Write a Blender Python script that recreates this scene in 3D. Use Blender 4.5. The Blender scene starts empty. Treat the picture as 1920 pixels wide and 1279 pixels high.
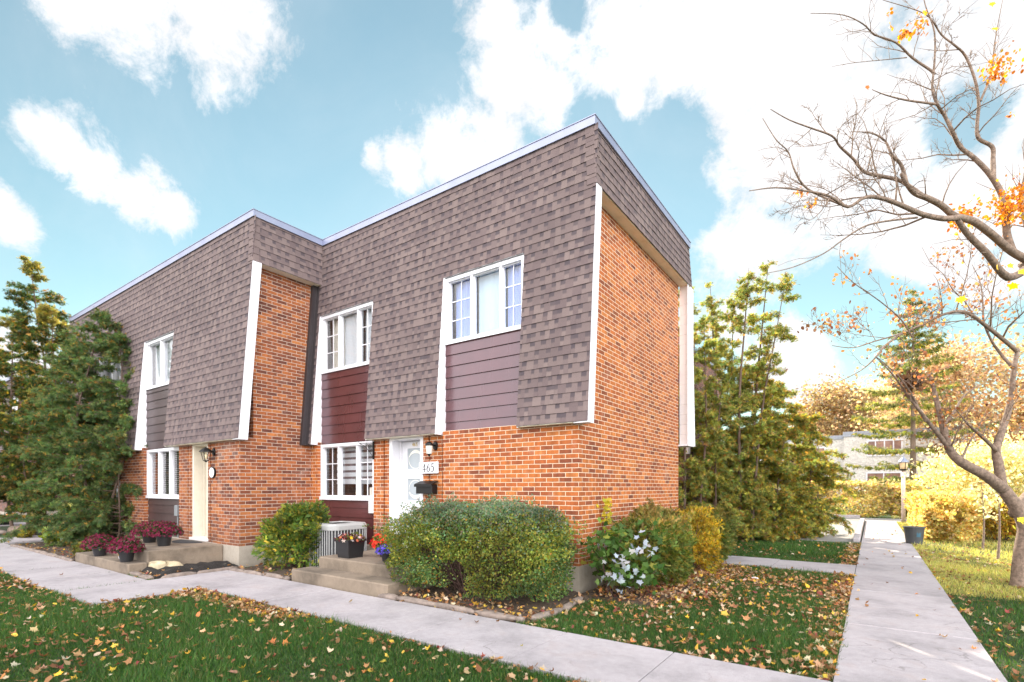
SKY_STRENGTH = .061
SKY_TINT = (1.12, 1.17, .83, 1)
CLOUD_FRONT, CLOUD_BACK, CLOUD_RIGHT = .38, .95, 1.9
EXPOSURE = 1.62
HAZE = 0
import bpy, math, random
import numpy as np
from mathutils import Vector
random.seed(7)
RNG = np.random.default_rng(11)
SC = bpy.context.scene
COL = SC.collection
# ------------------------------------------------------------------ camera geometry (metres)
F_, H_, HZ_, CX_ = 960.0, 1.48, 914.0, 960.0
YAW = math.atan(676/960)
FW = np.array([-math.sin(YAW), math.cos(YAW), 0]); RT = np.array([math.cos(YAW), math.sin(YAW), 0]); UP = np.array([0, 0, 1.0])
_D = F_*H_/196.0
CAM = -(_D*FW + (125/F_*_D)*RT); CAM[2] = H_
def ray(px, py): return FW + RT*(px-CX_)/F_ + UP*(HZ_-py)/F_
def at(px, py, d): return CAM + d*ray(px, py)
def gz(px, py, z=0.0):
    r = ray(px, py); return CAM + (z-CAM[2])/r[2]*r
def onY(px, py, Y):
    r = ray(px, py); return CAM + (Y-CAM[1])/r[1]*r
def onX(px, py, X):
    r = ray(px, py); return CAM + (X-CAM[0])/r[0]*r
# ------------------------------------------------------------------ object helpers
def tag(o, label=None, cat=None, group=None, kind=None):
    if label: o['label'] = label
    if cat: o['category'] = cat
    if group: o['group'] = group
    if kind: o['kind'] = kind
    return o
def thing(name, label, cat, loc=(0, 0, 0), group=None, rz=0.0):
    o = bpy.data.objects.new(name, None); COL.objects.link(o)
    o.empty_display_size = .2
    o.location = tuple(float(c) for c in loc); o.rotation_euler = (0, 0, rz)
    return tag(o, label, cat, group)
def root_loc(o):
    while o.parent: o = o.parent
    return np.array(o.location) if o.get('_abs') is None else np.zeros(3)
def link_mesh(name, V, F, mats, parent=None, uv=None, fm=None, smooth=False, col=None, local=False):
    me = bpy.data.meshes.new(name)
    V = np.asarray(V, dtype=np.float64).reshape(-1, 3)
    if parent is not None and not local: V = V - root_loc(parent)
    me.from_pydata(V.tolist(), [], F)
    if not isinstance(mats, (list, tuple)): mats = [mats]
    for m in mats: me.materials.append(m)
    if fm is not None and len(mats) > 1: me.polygons.foreach_set('material_index', np.array(fm, dtype=np.int32))
    if uv is not None:
        l = me.uv_layers.new(name='UVMap'); l.data.foreach_set('uv', np.asarray(uv, dtype=np.float32).ravel())
    if col is not None:
        a = me.color_attributes.new('tint', 'FLOAT_COLOR', 'POINT')
        c = np.ones((len(V), 4), dtype=np.float32); c[:, :3] = np.asarray(col)[:, :3]
        a.data.foreach_set('color', c.ravel())
    if smooth: me.polygons.foreach_set('use_smooth', np.ones(len(me.polygons), dtype=bool))
    me.update()
    o = bpy.data.objects.new(name, me); COL.objects.link(o)
    if parent is not None: o.parent = parent
    return o
def np_mesh(name, V, nper, template_faces, mats, parent=None, col=None, local=False, smooth=False):
    """V: (N,k,3) instances of a k-vertex template, template_faces uniform-size lists"""
    N, k, _ = V.shape
    Vf = V.reshape(-1, 3)
    if parent is not None and not local: Vf = Vf - root_loc(parent)
    me = bpy.data.meshes.new(name)
    tf = np.array(template_faces); nf, fs = tf.shape
    me.vertices.add(N*k); me.vertices.foreach_set('co', Vf.astype(np.float32).ravel())
    idx = (tf[None] + (np.arange(N)*k)[:, None, None]).reshape(-1)
    me.loops.add(len(idx)); me.loops.foreach_set('vertex_index', idx.astype(np.int32))
    me.polygons.add(N*nf)
    me.polygons.foreach_set('loop_start', (np.arange(N*nf)*fs).astype(np.int32))
    me.polygons.foreach_set('loop_total', np.full(N*nf, fs, dtype=np.int32))
    if smooth: me.polygons.foreach_set('use_smooth', np.ones(N*nf, dtype=bool))
    if not isinstance(mats, (list, tuple)): mats = [mats]
    for m in mats: me.materials.append(m)
    if col is not None:
        a = me.color_attributes.new('tint', 'FLOAT_COLOR', 'POINT')
        c = np.ones((N, k, 4), dtype=np.float32); c[:, :, :3] = np.asarray(col)[:, None, :3]
        a.data.foreach_set('color', c.ravel())
    me.update(calc_edges=True); me.validate()
    o = bpy.data.objects.new(name, me); COL.objects.link(o)
    if parent is not None: o.parent = parent
    return o
class MB:
    def __init__(s): s.v = []; s.f = []; s.uv = []; s.m = []; s.c = []
    def face(s, pts, uvs=None, m=0, c=None):
        b = len(s.v); s.v += [tuple(map(float, p)) for p in pts]; s.f.append(tuple(range(b, b+len(pts))))
        s.uv += [tuple(u) for u in uvs] if uvs is not None else [(0, 0)]*len(pts)
        s.m.append(m); s.c += [c if c is not None else (1, 1, 1)]*len(pts)
    def box(s, x0, x1, y0, y1, z0, z1, m=0, skip='', c=None):
        x0, x1 = min(x0, x1), max(x0, x1); y0, y1 = min(y0, y1), max(y0, y1); z0, z1 = min(z0, z1), max(z0, z1)
        if 'f' not in skip: s.face([(x0,y0,z0),(x1,y0,z0),(x1,y0,z1),(x0,y0,z1)], [(x0,z0),(x1,z0),(x1,z1),(x0,z1)], m, c)
        if 'b' not in skip: s.face([(x1,y1,z0),(x0,y1,z0),(x0,y1,z1),(x1,y1,z1)], [(x1,z0),(x0,z0),(x0,z1),(x1,z1)], m, c)
        if 'r' not in skip: s.face([(x1,y0,z0),(x1,y1,z0),(x1,y1,z1),(x1,y0,z1)], [(y0,z0),(y1,z0),(y1,z1),(y0,z1)], m, c)
        if 'l' not in skip: s.face([(x0,y1,z0),(x0,y0,z0),(x0,y0,z1),(x0,y1,z1)], [(y1,z0),(y0,z0),(y0,z1),(y1,z1)], m, c)
        if 't' not in skip: s.face([(x0,y0,z1),(x1,y0,z1),(x1,y1,z1),(x0,y1,z1)], [(x0,y0),(x1,y0),(x1,y1),(x0,y1)], m, c)
        if 'd' not in skip: s.face([(x0,y1,z0),(x1,y1,z0),(x1,y0,z0),(x0,y0,z0)], [(x0,y1),(x1,y1),(x1,y0),(x0,y0)], m, c)
    def rbox(s, x0, x1, y0, y1, z0, z1, r=.01, m=0, c=None):
        """box with chamfered vertical and top edges"""
        P = [(x0+r,y0),(x1-r,y0),(x1,y0+r),(x1,y1-r),(x1-r,y1),(x0+r,y1),(x0,y1-r),(x0,y0+r)]
        cx, cy = (x0+x1)/2, (y0+y1)/2
        Q = [(px + (r if px < cx else -r)*.7, py + (r if py < cy else -r)*.7) for px, py in P]
        for i in range(8):
            j = (i+1) % 8
            u0 = P[i][0]+P[i][1]; u1 = u0 + math.dist(P[i], P[j])
            s.face([(*P[i], z0), (*P[j], z0), (*P[j], z1-r), (*P[i], z1-r)], [(u0,z0),(u1,z0),(u1,z1-r),(u0,z1-r)], m, c)
            s.face([(*P[i], z1-r), (*P[j], z1-r), (*Q[j], z1), (*Q[i], z1)], [(u0,z1-r),(u1,z1-r),(u1,z1),(u0,z1)], m, c)
        s.face([(*q, z1) for q in Q], [q for q in Q], m, c)
        s.face([(*q, z0) for q in P[::-1]], [q for q in P[::-1]], m, c)
    def lathe(s, prof, cx=0, cy=0, cz=0, n=24, m=0, c=None, a0=0, a1=2*math.pi, sx=1, sy=1):
        full = abs(a1-a0-2*math.pi) < 1e-6
        for k in range(n):
            t0 = a0+(a1-a0)*k/n; t1 = a0+(a1-a0)*(k+1)/n
            for (r0, z0), (r1, z1) in zip(prof[:-1], prof[1:]):
                p = [(cx+r0*math.cos(t0)*sx, cy+r0*math.sin(t0)*sy, cz+z0), (cx+r0*math.cos(t1)*sx, cy+r0*math.sin(t1)*sy, cz+z0),
                     (cx+r1*math.cos(t1)*sx, cy+r1*math.sin(t1)*sy, cz+z1), (cx+r1*math.cos(t0)*sx, cy+r1*math.sin(t0)*sy, cz+z1)]
                u = [(t0*r0, z0), (t1*r0, z0), (t1*r1, z1), (t0*r1, z1)]
                if r0 < 1e-6: p = [p[0], p[2], p[3]]; u = [u[0], u[2], u[3]]
                elif r1 < 1e-6: p = p[:3]; u = u[:3]
                s.face(p, u, m, c)
    def tube(s, pts, rad, n=8, m=0, c=None, cap=True):
        pts = [np.array(p, float) for p in pts]
        if not hasattr(rad, '__len__'): rad = [rad]*len(pts)
        rings = []
        ref = np.array([.3, .5, .81]); L = 0; Ls = []
        for i, p in enumerate(pts):
            d = pts[min(i+1, len(pts)-1)] - pts[max(i-1, 0)]; d = d/(np.linalg.norm(d)+1e-9)
            a = np.cross(d, ref); 
            if np.linalg.norm(a) < 1e-3: a = np.cross(d, [1, 0, 0])
            a /= np.linalg.norm(a); b = np.cross(d, a); ref = -np.cross(d, a) if False else ref
            rings.append([p + rad[i]*(math.cos(2*math.pi*k/n)*a + math.sin(2*math.pi*k/n)*b) for k in range(n)])
            if i: L += np.linalg.norm(p-pts[i-1])
            Ls.append(L)
        base = len(s.v)
        for rg in rings:
            s.v += [tuple(q) for q in rg]; s.c += [c if c is not None else (1, 1, 1)]*n
        for i in range(len(pts)-1):
            for k in range(n):
                j = (k+1) % n
                s.f.append((base+i*n+k, base+(i+1)*n+k, base+(i+1)*n+j, base+i*n+j)); s.m.append(m)
                w = 2*math.pi*rad[i]/n
                s.uv += [(k*w, Ls[i]), (k*w, Ls[i+1]), ((k+1)*w, Ls[i+1]), ((k+1)*w, Ls[i])]
        if cap:
            s.f.append(tuple(base+k for k in range(n))); s.m.append(m); s.uv += [(0, 0)]*n
            e = base+(len(pts)-1)*n
            s.f.append(tuple(e+n-1-k for k in range(n))); s.m.append(m); s.uv += [(0, 0)]*n
    def obj(s, name, mats, parent=None, smooth=False, col=False, local=False):
        return link_mesh(name, s.v, s.f, mats, parent, s.uv, s.m, smooth, s.c if col else None, local)
def structure(o): o['kind'] = 'structure'; return o
def stuff(o): o['kind'] = 'stuff'; return o
def copy_tree(o, parent=None):
    c = o.copy(); COL.objects.link(c); c.parent = parent
    for ch in [x for x in bpy.data.objects if x.parent == o]: copy_tree(ch, c)
    return c
# ------------------------------------------------------------------ materials
class N:
    def __init__(s, name):
        s.mat = bpy.data.materials.new(name); s.mat.use_nodes = True
        s.t = s.mat.node_tree; s.t.nodes.clear(); s.out = s.t.nodes.new('ShaderNodeOutputMaterial')
    def n(s, typ, **kw):
        x = s.t.nodes.new(typ)
        for k, v in kw.items():
            if k.startswith('_'): setattr(x, k[1:], v)
            else:
                key = int(k[1:]) if k[0] == 'i' and k[1:].isdigit() else k.replace('__', ' ')
                s.set(x.inputs[key], v)
        return x
    def set(s, sock, v):
        if isinstance(v, bpy.types.NodeSocket): s.t.links.new(v, sock)
        elif isinstance(v, bpy.types.Node): s.t.links.new(v.outputs[0], sock)
        else: sock.default_value = v
    def math(s, op, a, b=0.0, c=0.0):
        x = s.t.nodes.new('ShaderNodeMath'); x.operation = op
        s.set(x.inputs[0], a); s.set(x.inputs[1], b); s.set(x.inputs[2], c); return x.outputs[0]
    def mix(s, f, a, b, mode='MIX'):
        x = s.t.nodes.new('ShaderNodeMix'); x.data_type = 'RGBA'; x.blend_type = mode
        s.set(x.inputs[0], f); s.set(x.inputs[6], a); s.set(x.inputs[7], b); return x.outputs[2]
    def ramp(s, f, stops):
        x = s.t.nodes.new('ShaderNodeValToRGB'); e = x.color_ramp.elements
        while len(e) < len(stops): e.new(.5)
        for el, (p, c) in zip(e, stops): el.position = p; el.color = (*c, 1) if len(c) == 3 else c
        s.set(x.inputs[0], f); return x.outputs[0]
    def noise(s, scale, detail=4, rough=.55, vec=None, dist=0.0):
        x = s.t.nodes.new('ShaderNodeTexNoise'); x.inputs['Scale'].default_value = scale
        x.inputs['Detail'].default_value = detail; x.inputs['Roughness'].default_value = rough; x.inputs['Distortion'].default_value = dist
        if vec is not None: s.set(x.inputs['Vector'], vec)
        else: s.set(x.inputs['Vector'], s.pos())
        return x.outputs[0]
    def pos(s):
        if not hasattr(s, '_p'): s._p = s.t.nodes.new('ShaderNodeNewGeometry').outputs['Position']
        return s._p
    def uv(s): return s.t.nodes.new('ShaderNodeUVMap').outputs[0]
    def bump(s, h, strength=.3, dist=.01):
        x = s.t.nodes.new('ShaderNodeBump'); x.inputs['Strength'].default_value = strength; x.inputs['Distance'].default_value = dist
        s.set(x.inputs['Height'], h); return x.outputs[0]
    def bsdf(s, color, rough=.7, normal=None, **kw):
        x = s.t.nodes.new('ShaderNodeBsdfPrincipled'); s.set(x.inputs['Base Color'], color if not (isinstance(color, tuple) and len(color) == 3) else (*color, 1))
        s.set(x.inputs['Roughness'], rough)
        if normal is not None: s.set(x.inputs['Normal'], normal)
        for k, v in kw.items(): s.set(x.inputs[k.replace('_', ' ')], v)
        return x.outputs[0]
    def done(s, shader): s.t.links.new(shader, s.out.inputs[0]); return s.mat
def rgb(r, g, b): return (r, g, b, 1.0)
def plain(name, c, rough=.6, var=.15, scale=8, bump=.15, bscale=60, bdist=.003, **kw):
    s = N(name); n1 = s.noise(scale, 5, .6)
    d = tuple(x*(1-var*1.3) for x in c); l = tuple(min(1, x*(1+var)) for x in c)
    colr = s.ramp(n1, [(.3, d), (.7, l)])
    nb = s.bump(s.noise(bscale, 3), bump, bdist)
    return s.done(s.bsdf(colr, rough, nb, **kw))
def brick_mat(name, ramp, mortar, bw=.2127, bh=.0677, mw=.0095, streak=.38):
    s = N(name); uv = s.uv(); sep = s.n('ShaderNodeSeparateXYZ', Vector=uv)
    u, v = sep.outputs[0], sep.outputs[1]
    wob = s.math('MULTIPLY', s.math('SUBTRACT', s.noise(9, 2), .5), .006)
    v = s.math('ADD', v, wob)
    vr = s.math('DIVIDE', v, bh); row = s.math('FLOOR', vr); fv = s.math('MULTIPLY', s.math('FRACT', vr), bh)
    sh = s.math('MULTIPLY', s.math('MODULO', s.math('ABSOLUTE', row), 2.0), .5)
    ur = s.math('ADD', s.math('DIVIDE', u, bw), sh); colm = s.math('FLOOR', ur); fu = s.math('MULTIPLY', s.math('FRACT', ur), bw)
    def edge(f, w):
        a = s.math('MINIMUM', f, s.math('SUBTRACT', w, f)); return a
    e = s.math('MINIMUM', edge(fu, bw), edge(fv, bh))
    e = s.math('ADD', e, s.math('MULTIPLY', s.math('SUBTRACT', s.noise(120, 3), .5), .004))
    mr = s.n('ShaderNodeMapRange', _interpolation_type='SMOOTHSTEP'); s.set(mr.inputs[0], e)
    mr.inputs[1].default_value = mw/2-.0015; mr.inputs[2].default_value = mw/2+.0015
    isb = mr.outputs[0]
    cv = s.n('ShaderNodeCombineXYZ'); s.set(cv.inputs[0], colm); s.set(cv.inputs[1], row); s.set(cv.inputs[2], 3.7)
    wn = s.n('ShaderNodeTexWhiteNoise'); s.set(wn.inputs['Vector'], cv.outputs[0])
    rnd = wn.outputs['Value']
    bc = s.ramp(rnd, ramp)
    # streaks and blotches within a brick
    mp = s.n('ShaderNodeMapping'); s.set(mp.inputs['Vector'], uv); mp.inputs['Scale'].default_value = (1, 1, 1)
    off = s.n('ShaderNodeVectorMath', _operation='ADD'); s.set(off.inputs[0], uv); s.set(off.inputs[1], wn.outputs['Color'])
    st = s.n('ShaderNodeMapping'); s.set(st.inputs['Vector'], off.outputs[0]); st.inputs['Scale'].default_value = (34, 5, 1)
    nz = s.noise(1.0, 5, .65, st.outputs[0])
    bc = s.mix(s.math('MULTIPLY', s.ramp(nz, [(.45, (0, 0, 0)), (.75, (1, 1, 1))]), streak), bc, rgb(.16, .06, .03))
    st2 = s.n('ShaderNodeMapping'); s.set(st2.inputs['Vector'], off.outputs[0]); st2.inputs['Scale'].default_value = (9, 2.5, 1)
    bc = s.mix(.8, bc, s.ramp(s.noise(1.0, 3, .6, st2.outputs[0]), [(.32, (.62, .58, .58)), (.55, (1, 1, 1)), (.72, (1.25, 1.25, 1.22))]), 'MULTIPLY')
    bc = s.mix(.35, bc, s.ramp(s.noise(55, 4), [(.3, (.55, .55, .55)), (.7, (1.25, 1.2, 1.15))]), 'MULTIPLY')
    big = s.ramp(s.noise(.9, 4), [(.3, (.86, .86, .86)), (.7, (1.08, 1.08, 1.08))])
    bc = s.mix(1.0, bc, big, 'MULTIPLY')
    mc = s.ramp(s.noise(25, 4), [(.3, tuple(x*.8 for x in mortar)), (.7, mortar)])
    colr = s.mix(isb, mc, bc)
    eff = s.ramp(s.noise(1.7, 6, .65, None, .5), [(.58, (0, 0, 0)), (.72, (1, 1, 1))])
    colr = s.mix(s.math('MULTIPLY', eff, .20), colr, rgb(.62, .50, .42))
    drt = s.n('ShaderNodeMapRange'); s.set(drt.inputs[0], s.math('ADD', v, s.math('MULTIPLY', s.math('SUBTRACT', s.noise(1.4, 5), .5), .9))); drt.inputs[1].default_value = .95; drt.inputs[2].default_value = .35
    colr = s.mix(s.math('MULTIPLY', drt.outputs[0], .30), colr, rgb(.13, .075, .05))
    h = s.math('ADD', s.math('MULTIPLY', isb, 1.0), s.math('MULTIPLY', s.noise(160, 4), .35))
    return s.done(s.bsdf(colr, .85, s.bump(h, .9, .006)))
def leaf_mat(name, trans=.45, rough=.55, spec=.25):
    s = N(name); a = s.n('ShaderNodeVertexColor', _layer_name='tint').outputs[0]
    p = s.bsdf(a, rough, None, Specular_IOR_Level=spec)
    hs = s.n('ShaderNodeHueSaturation'); hs.inputs['Saturation'].default_value = 1.15; hs.inputs['Value'].default_value = 1.5; s.set(hs.inputs['Color'], a)
    tr = s.n('ShaderNodeBsdfTranslucent'); s.set(tr.inputs[0], hs.outputs[0])
    m = s.n('ShaderNodeMixShader'); m.inputs[0].default_value = trans; s.set(m.inputs[1], p); s.set(m.inputs[2], tr.outputs[0])
    return s.done(m.outputs[0])
def concrete(name, c, blot=.18, joint=None):
    s = N(name)
    n1 = s.noise(1.3, 6, .62); n2 = s.noise(14, 5, .6); n3 = s.noise(170, 3, .6)
    colr = s.ramp(n1, [(.28, tuple(x*(1-blot*1.4) for x in c)), (.5, c), (.75, tuple(min(1, x*(1+blot*.7)) for x in c))])
    colr = s.mix(.5, colr, s.ramp(n2, [(.3, (.8, .79, .78)), (.7, (1.1, 1.1, 1.1))]), 'MULTIPLY')
    colr = s.mix(.6, colr, s.ramp(n3, [(.35, (.72, .71, .70)), (.6, (1.08, 1.08, 1.08))]), 'MULTIPLY')
    vo = s.n('ShaderNodeTexVoronoi', _feature='DISTANCE_TO_EDGE'); vo.inputs['Scale'].default_value = .55
    wv = s.n('ShaderNodeVectorMath', _operation='ADD'); s.set(wv.inputs[0], s.pos()); nv = s.t.nodes.new('ShaderNodeTexNoise'); nv.inputs['Scale'].default_value = 2.2; nv.inputs['Detail'].default_value = 6
    s.set(nv.inputs['Vector'], s.pos()); s.set(wv.inputs[1], nv.outputs['Color']); s.set(vo.inputs['Vector'], wv.outputs[0])
    crk = s.math('MULTIPLY', s.ramp(vo.outputs[0], [(.0, (1, 1, 1)), (.006, (0, 0, 0))]), s.ramp(s.noise(.8, 2), [(.52, (0, 0, 0)), (.6, (1, 1, 1))]))
    colr = s.mix(s.math('MULTIPLY', crk, .6), colr, rgb(c[0]*.3, c[1]*.28, c[2]*.25))
    rust = s.ramp(s.noise(2.6, 5, .6, None, .6), [(.56, (0, 0, 0)), (.72, (1, 1, 1))])
    colr = s.mix(s.math('MULTIPLY', rust, .22), colr, rgb(c[0]*.85, c[1]*.66, c[2]*.52))
    st = s.ramp(s.noise(5.5, 3, .5, None, 1.5), [(.62, (0, 0, 0)), (.72, (1, 1, 1))])
    colr = s.mix(s.math('MULTIPLY', st, .25), colr, rgb(c[0]*.55, c[1]*.52, c[2]*.45))
    return s.done(s.bsdf(colr, .9, s.bump(s.math('ADD', n3, n2), .35, .003)))
M = {}
BR = [(0, (.19, .046, .019)), (.08, (.26, .066, .021)), (.26, (.37, .092, .021)), (.55, (.45, .121, .024)), (.8, (.50, .150, .030)), (1, (.54, .185, .044))]
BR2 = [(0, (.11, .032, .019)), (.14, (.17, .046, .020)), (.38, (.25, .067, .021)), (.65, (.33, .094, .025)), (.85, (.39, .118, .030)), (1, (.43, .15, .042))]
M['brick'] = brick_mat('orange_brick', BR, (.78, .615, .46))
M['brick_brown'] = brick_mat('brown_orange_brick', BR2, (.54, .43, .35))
M['brick_dark'] = brick_mat('dark_red_brick', [(0, (.07, .03, .03)), (.4, (.17, .06, .045)), (.8, (.24, .09, .06)), (1, (.28, .12, .08))], (.38, .32, .30))
M['pale_brick'] = brick_mat('pale_brick', [(0, (.66, .64, .60)), (.5, (.74, .71, .66)), (1, (.80, .77, .71))], (.7, .68, .66), streak=.02)
M['white'] = plain('white_trim_paint', (.75, .74, .78), .45, .04, 6, .05)
M['cream'] = plain('cream_paint', (.62, .56, .46), .5, .06, 6, .05)
M['soffit'] = plain('cream_soffit_panel', (.86, .80, .66), .55, .05, 3, .05)
M['offwhite'] = plain('offwhite_siding', (.72, .69, .68), .5, .05, 3, .05)
M['dark_metal'] = plain('dark_brown_metal', (.035, .028, .03), .35, .1, 10, .05)
M['black'] = plain('black_plastic', (.018, .018, .02), .35, .1, 10, .08)
M['black_metal'] = plain('black_metal', (.008, .007, .007), .42, .1, 20, .05, Specular_IOR_Level=.3)
M['mulch'] = plain('black_mulch', (.02, .016, .014), .95, .5, 60, .9, 90, .02)
M['soil'] = plain('garden_soil', (.075, .05, .034), .97, .4, 25, .9, 60, .02)
M['concrete'] = concrete('path_concrete', (.375, .345, .36), .24)
M['step'] = concrete('old_step_concrete', (.215, .168, .125), .5)
M['foundation'] = concrete('foundation_concrete', (.40, .35, .29), .2)
M['asphalt'] = plain('asphalt_pale', (.24, .23, .22), .9, .15, 20, .4, 120, .004)
M['stone'] = plain('edging_stone', (.21, .165, .14), .9, .3, 9, .6, 40, .01)
M['rock'] = plain('tan_rock', (.42, .35, .23), .85, .35, 7, .7, 25, .012)
M['rock_dark'] = plain('brown_rock', (.24, .19, .16), .85, .35, 9, .7, 25, .012)
M['bark'] = plain('grey_brown_bark', (.225, .16, .12), .92, .4, 22, .9, 60, .012)
M['bark_cedar'] = plain('cedar_bark', (.13, .085, .062), .95, .35, 25, .9, 60, .01)
M['twig'] = plain('dark_twigs', (.09, .05, .04), .9, .3, 20, .4)
M['leaf'] = leaf_mat('leaf_foliage', .45)
M['needle'] = leaf_mat('needle_foliage', .45, .6)
M['dry'] = leaf_mat('dry_fallen_leaves', .25, .75, .12)
M['petal'] = leaf_mat('petals', .3, .6, .2)
M['grass'] = leaf_mat('grass_blades', .35, .5, .3)
M['terracotta'] = plain('clay', (.35, .14, .07), .8, .15)
def flashing():
    s = N('pale_metal_flashing')
    return s.done(s.bsdf(s.ramp(s.noise(2.5, 3), [(.3, (.26, .28, .39)), (.7, (.32, .34, .45))]), .42, None, Metallic=.45))
M['flashing'] = flashing()
def siding(name, c, board=.145, coat=.6, rough=.3, tint=(1, 1, 1, 1)):
    s = N(name); n = s.noise(3, 4)
    st = s.n('ShaderNodeMapping'); s.set(st.inputs['Vector'], s.uv()); st.inputs['Scale'].default_value = (7, .5, 1)
    n2 = s.noise(1.0, 4, .6, st.outputs[0])
    colr = s.ramp(n, [(.3, tuple(x*.85 for x in c)), (.7, tuple(x*1.12 for x in c))])
    r = s.math('ADD', rough-.06, s.math('MULTIPLY', n2, .14))
    return s.done(s.bsdf(colr, r, s.bump(s.noise(45, 3), .04, .002), Coat_Weight=coat, Coat_Roughness=.22, Specular_IOR_Level=.6, Specular_Tint=tint, Coat_Tint=tint))
M['siding'] = siding('burgundy_siding', (.086, .025, .024), .145, .6, .28, (.94, .91, 1.0, 1))
M['siding_brown'] = siding('dark_brown_siding', (.050, .026, .026), .145, .12, .4)
def shingle():
    s = N('brown_asphalt_shingle')
    a = s.n('ShaderNodeVertexColor', _layer_name='tint'); sp = s.n('ShaderNodeSeparateColor', Color=a.outputs[0])
    rnd, band, v = sp.outputs[0], sp.outputs[1], sp.outputs[2]
    base = s.ramp(rnd, [(0, (.128, .093, .095)), (.35, (.150, .111, .110)), (.7, (.168, .125, .121)), (1, (.192, .145, .138))])
    gr = s.ramp(s.noise(230, 3, .7), [(.3, (.62, .6, .6)), (.7, (1.3, 1.28, 1.25))])
    base = s.mix(.8, base, gr, 'MULTIPLY')
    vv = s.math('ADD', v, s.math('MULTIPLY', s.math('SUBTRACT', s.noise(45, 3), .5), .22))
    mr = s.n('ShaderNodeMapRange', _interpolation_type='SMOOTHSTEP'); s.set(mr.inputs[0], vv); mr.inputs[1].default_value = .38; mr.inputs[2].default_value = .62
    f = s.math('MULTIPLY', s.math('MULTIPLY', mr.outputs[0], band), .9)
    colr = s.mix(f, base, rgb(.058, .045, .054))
    colr = s.mix(1.0, colr, s.ramp(s.noise(.8, 4), [(.3, (.9, .9, .9)), (.7, (1.07, 1.07, 1.07))]), 'MULTIPLY')
    return s.done(s.bsdf(colr, .92, s.bump(s.noise(260, 2), .5, .003)))
M['shingle'] = shingle()
def glass(name='window_glass', tint=(1, 1, 1), boost=1.15):
    s = N(name)
    lw = s.n('ShaderNodeLayerWeight'); fc = lw.outputs['Facing']
    f = s.math('MINIMUM', s.math('MULTIPLY', s.math('ADD', .045, s.math('MULTIPLY', .95, s.math('POWER', fc, 4.2))), boost), 1.0)
    tr = s.n('ShaderNodeBsdfTransparent'); tr.inputs[0].default_value = (*tint, 1)
    gl = s.n('ShaderNodeBsdfGlossy'); gl.inputs['Roughness'].default_value = .015
    s.set(gl.inputs['Normal'], s.bump(s.noise(1.6, 2), .02, .02))
    m = s.n('ShaderNodeMixShader'); s.set(m.inputs[0], f); s.set(m.inputs[1], tr.outputs[0]); s.set(m.inputs[2], gl.outputs[0])
    return s.done(m.outputs[0])
M['glass'] = glass()
def fabric(name, c, trans=.25):
    s = N(name); d = s.n('ShaderNodeBsdfDiffuse'); d.inputs[0].default_value = (*c, 1)
    t = s.n('ShaderNodeBsdfTranslucent'); t.inputs[0].default_value = (*c, 1)
    m = s.n('ShaderNodeMixShader'); m.inputs[0].default_value = trans; s.set(m.inputs[1], d.outputs[0]); s.set(m.inputs[2], t.outputs[0])
    return s.done(m.outputs[0])
M['curtain_blue'] = fabric('blue_sheer_curtain', (.34, .46, .85))
M['curtain_white'] = fabric('white_sheer_curtain', (.66, .70, .74))
M['curtain_cream'] = fabric('cream_curtain', (.70, .68, .62))
M['curtain_sky'] = fabric('sky_reflection_curtain', (.52, .68, .80))  # white curtain coloured pale blue in place of the sky's reflection
M['room'] = plain('dark_room', (.10, .085, .08), .9)
M['frosted'] = None
# ------------------------------------------------------------------ houses
ZB, ZT, ZS = 2.40, 6.70, 5.80            # mansard foot, top of shingles, underside of the side band
KS = .0791                               # slope: metres inward per metre of height
def shingles(mb, org, U, Vv, Nn, u0, u1, L, openings=(), e=.140, taper=(0, 0)):
    org, U, Vv, Nn = map(lambda a: np.array(a, float), (org, U, Vv, Nn))
    nrow = int(math.ceil(L/e))
    for r in range(nrow):
        va, vb = r*e, min((r+1)*e, L)
        f = va/L
        segs = [(u0 + taper[0]*f, u1 - taper[1]*f, va)]
        for a, b, vt in openings:
            new = []
            for s0, s1, vs in segs:
                if vb <= vt or s1 <= a or s0 >= b:
                    pass
                if s1 <= a or s0 >= b or va >= vt: new.append((s0, s1, vs)); continue
                if s0 < a: new.append((s0, a, vs))
                if s1 > b: new.append((b, s1, vs))
                if va < vt < vb: new.append((max(a, s0), min(b, s1), vt))
            segs = new
        for s0, s1, vs in segs:
            u = s0; first = True; patch = random.random() < .5
            while u < s1-1e-4:
                patch = not patch if random.random() < .88 else patch
                w = random.uniform(.055, .095) if patch else random.uniform(.065, .15)
                if first: w *= random.uniform(.4, 1); first = False
                ue = min(u+w, s1)
                if s1-ue < .03: ue = s1
                lift = .011 + random.choice((0, .001, .005)); top = .002
                dv = random.uniform(-.003, .002)
                rr = random.random(); band = random.uniform(.7, 1.0) if patch else random.uniform(0, .10)
                vt2 = min(va+e*1.12, L)
                P = lambda uu, v, n: org + U*uu + Vv*v + Nn*n
                b = len(mb.v)
                q = [P(u, vs+dv, lift), P(ue, vs+dv, lift), P(ue, vt2, top), P(u, vt2, top), P(u, vs+dv, 0), P(ue, vs+dv, 0), P(ue, vt2, 0), P(u, vt2, 0)]
                mb.v += [tuple(x) for x in q]
                t = (vt2-va)/e; t0 = (vs-va)/e
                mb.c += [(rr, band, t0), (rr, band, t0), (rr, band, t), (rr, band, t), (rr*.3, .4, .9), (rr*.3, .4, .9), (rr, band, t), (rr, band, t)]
                for fc in ((0,1,2,3), (4,5,1,0), (1,5,6,2), (4,0,3,7)):
                    mb.f.append(tuple(b+i for i in fc)); mb.m.append(0); mb.uv += [(0, 0)]*4
                u = ue
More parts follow.
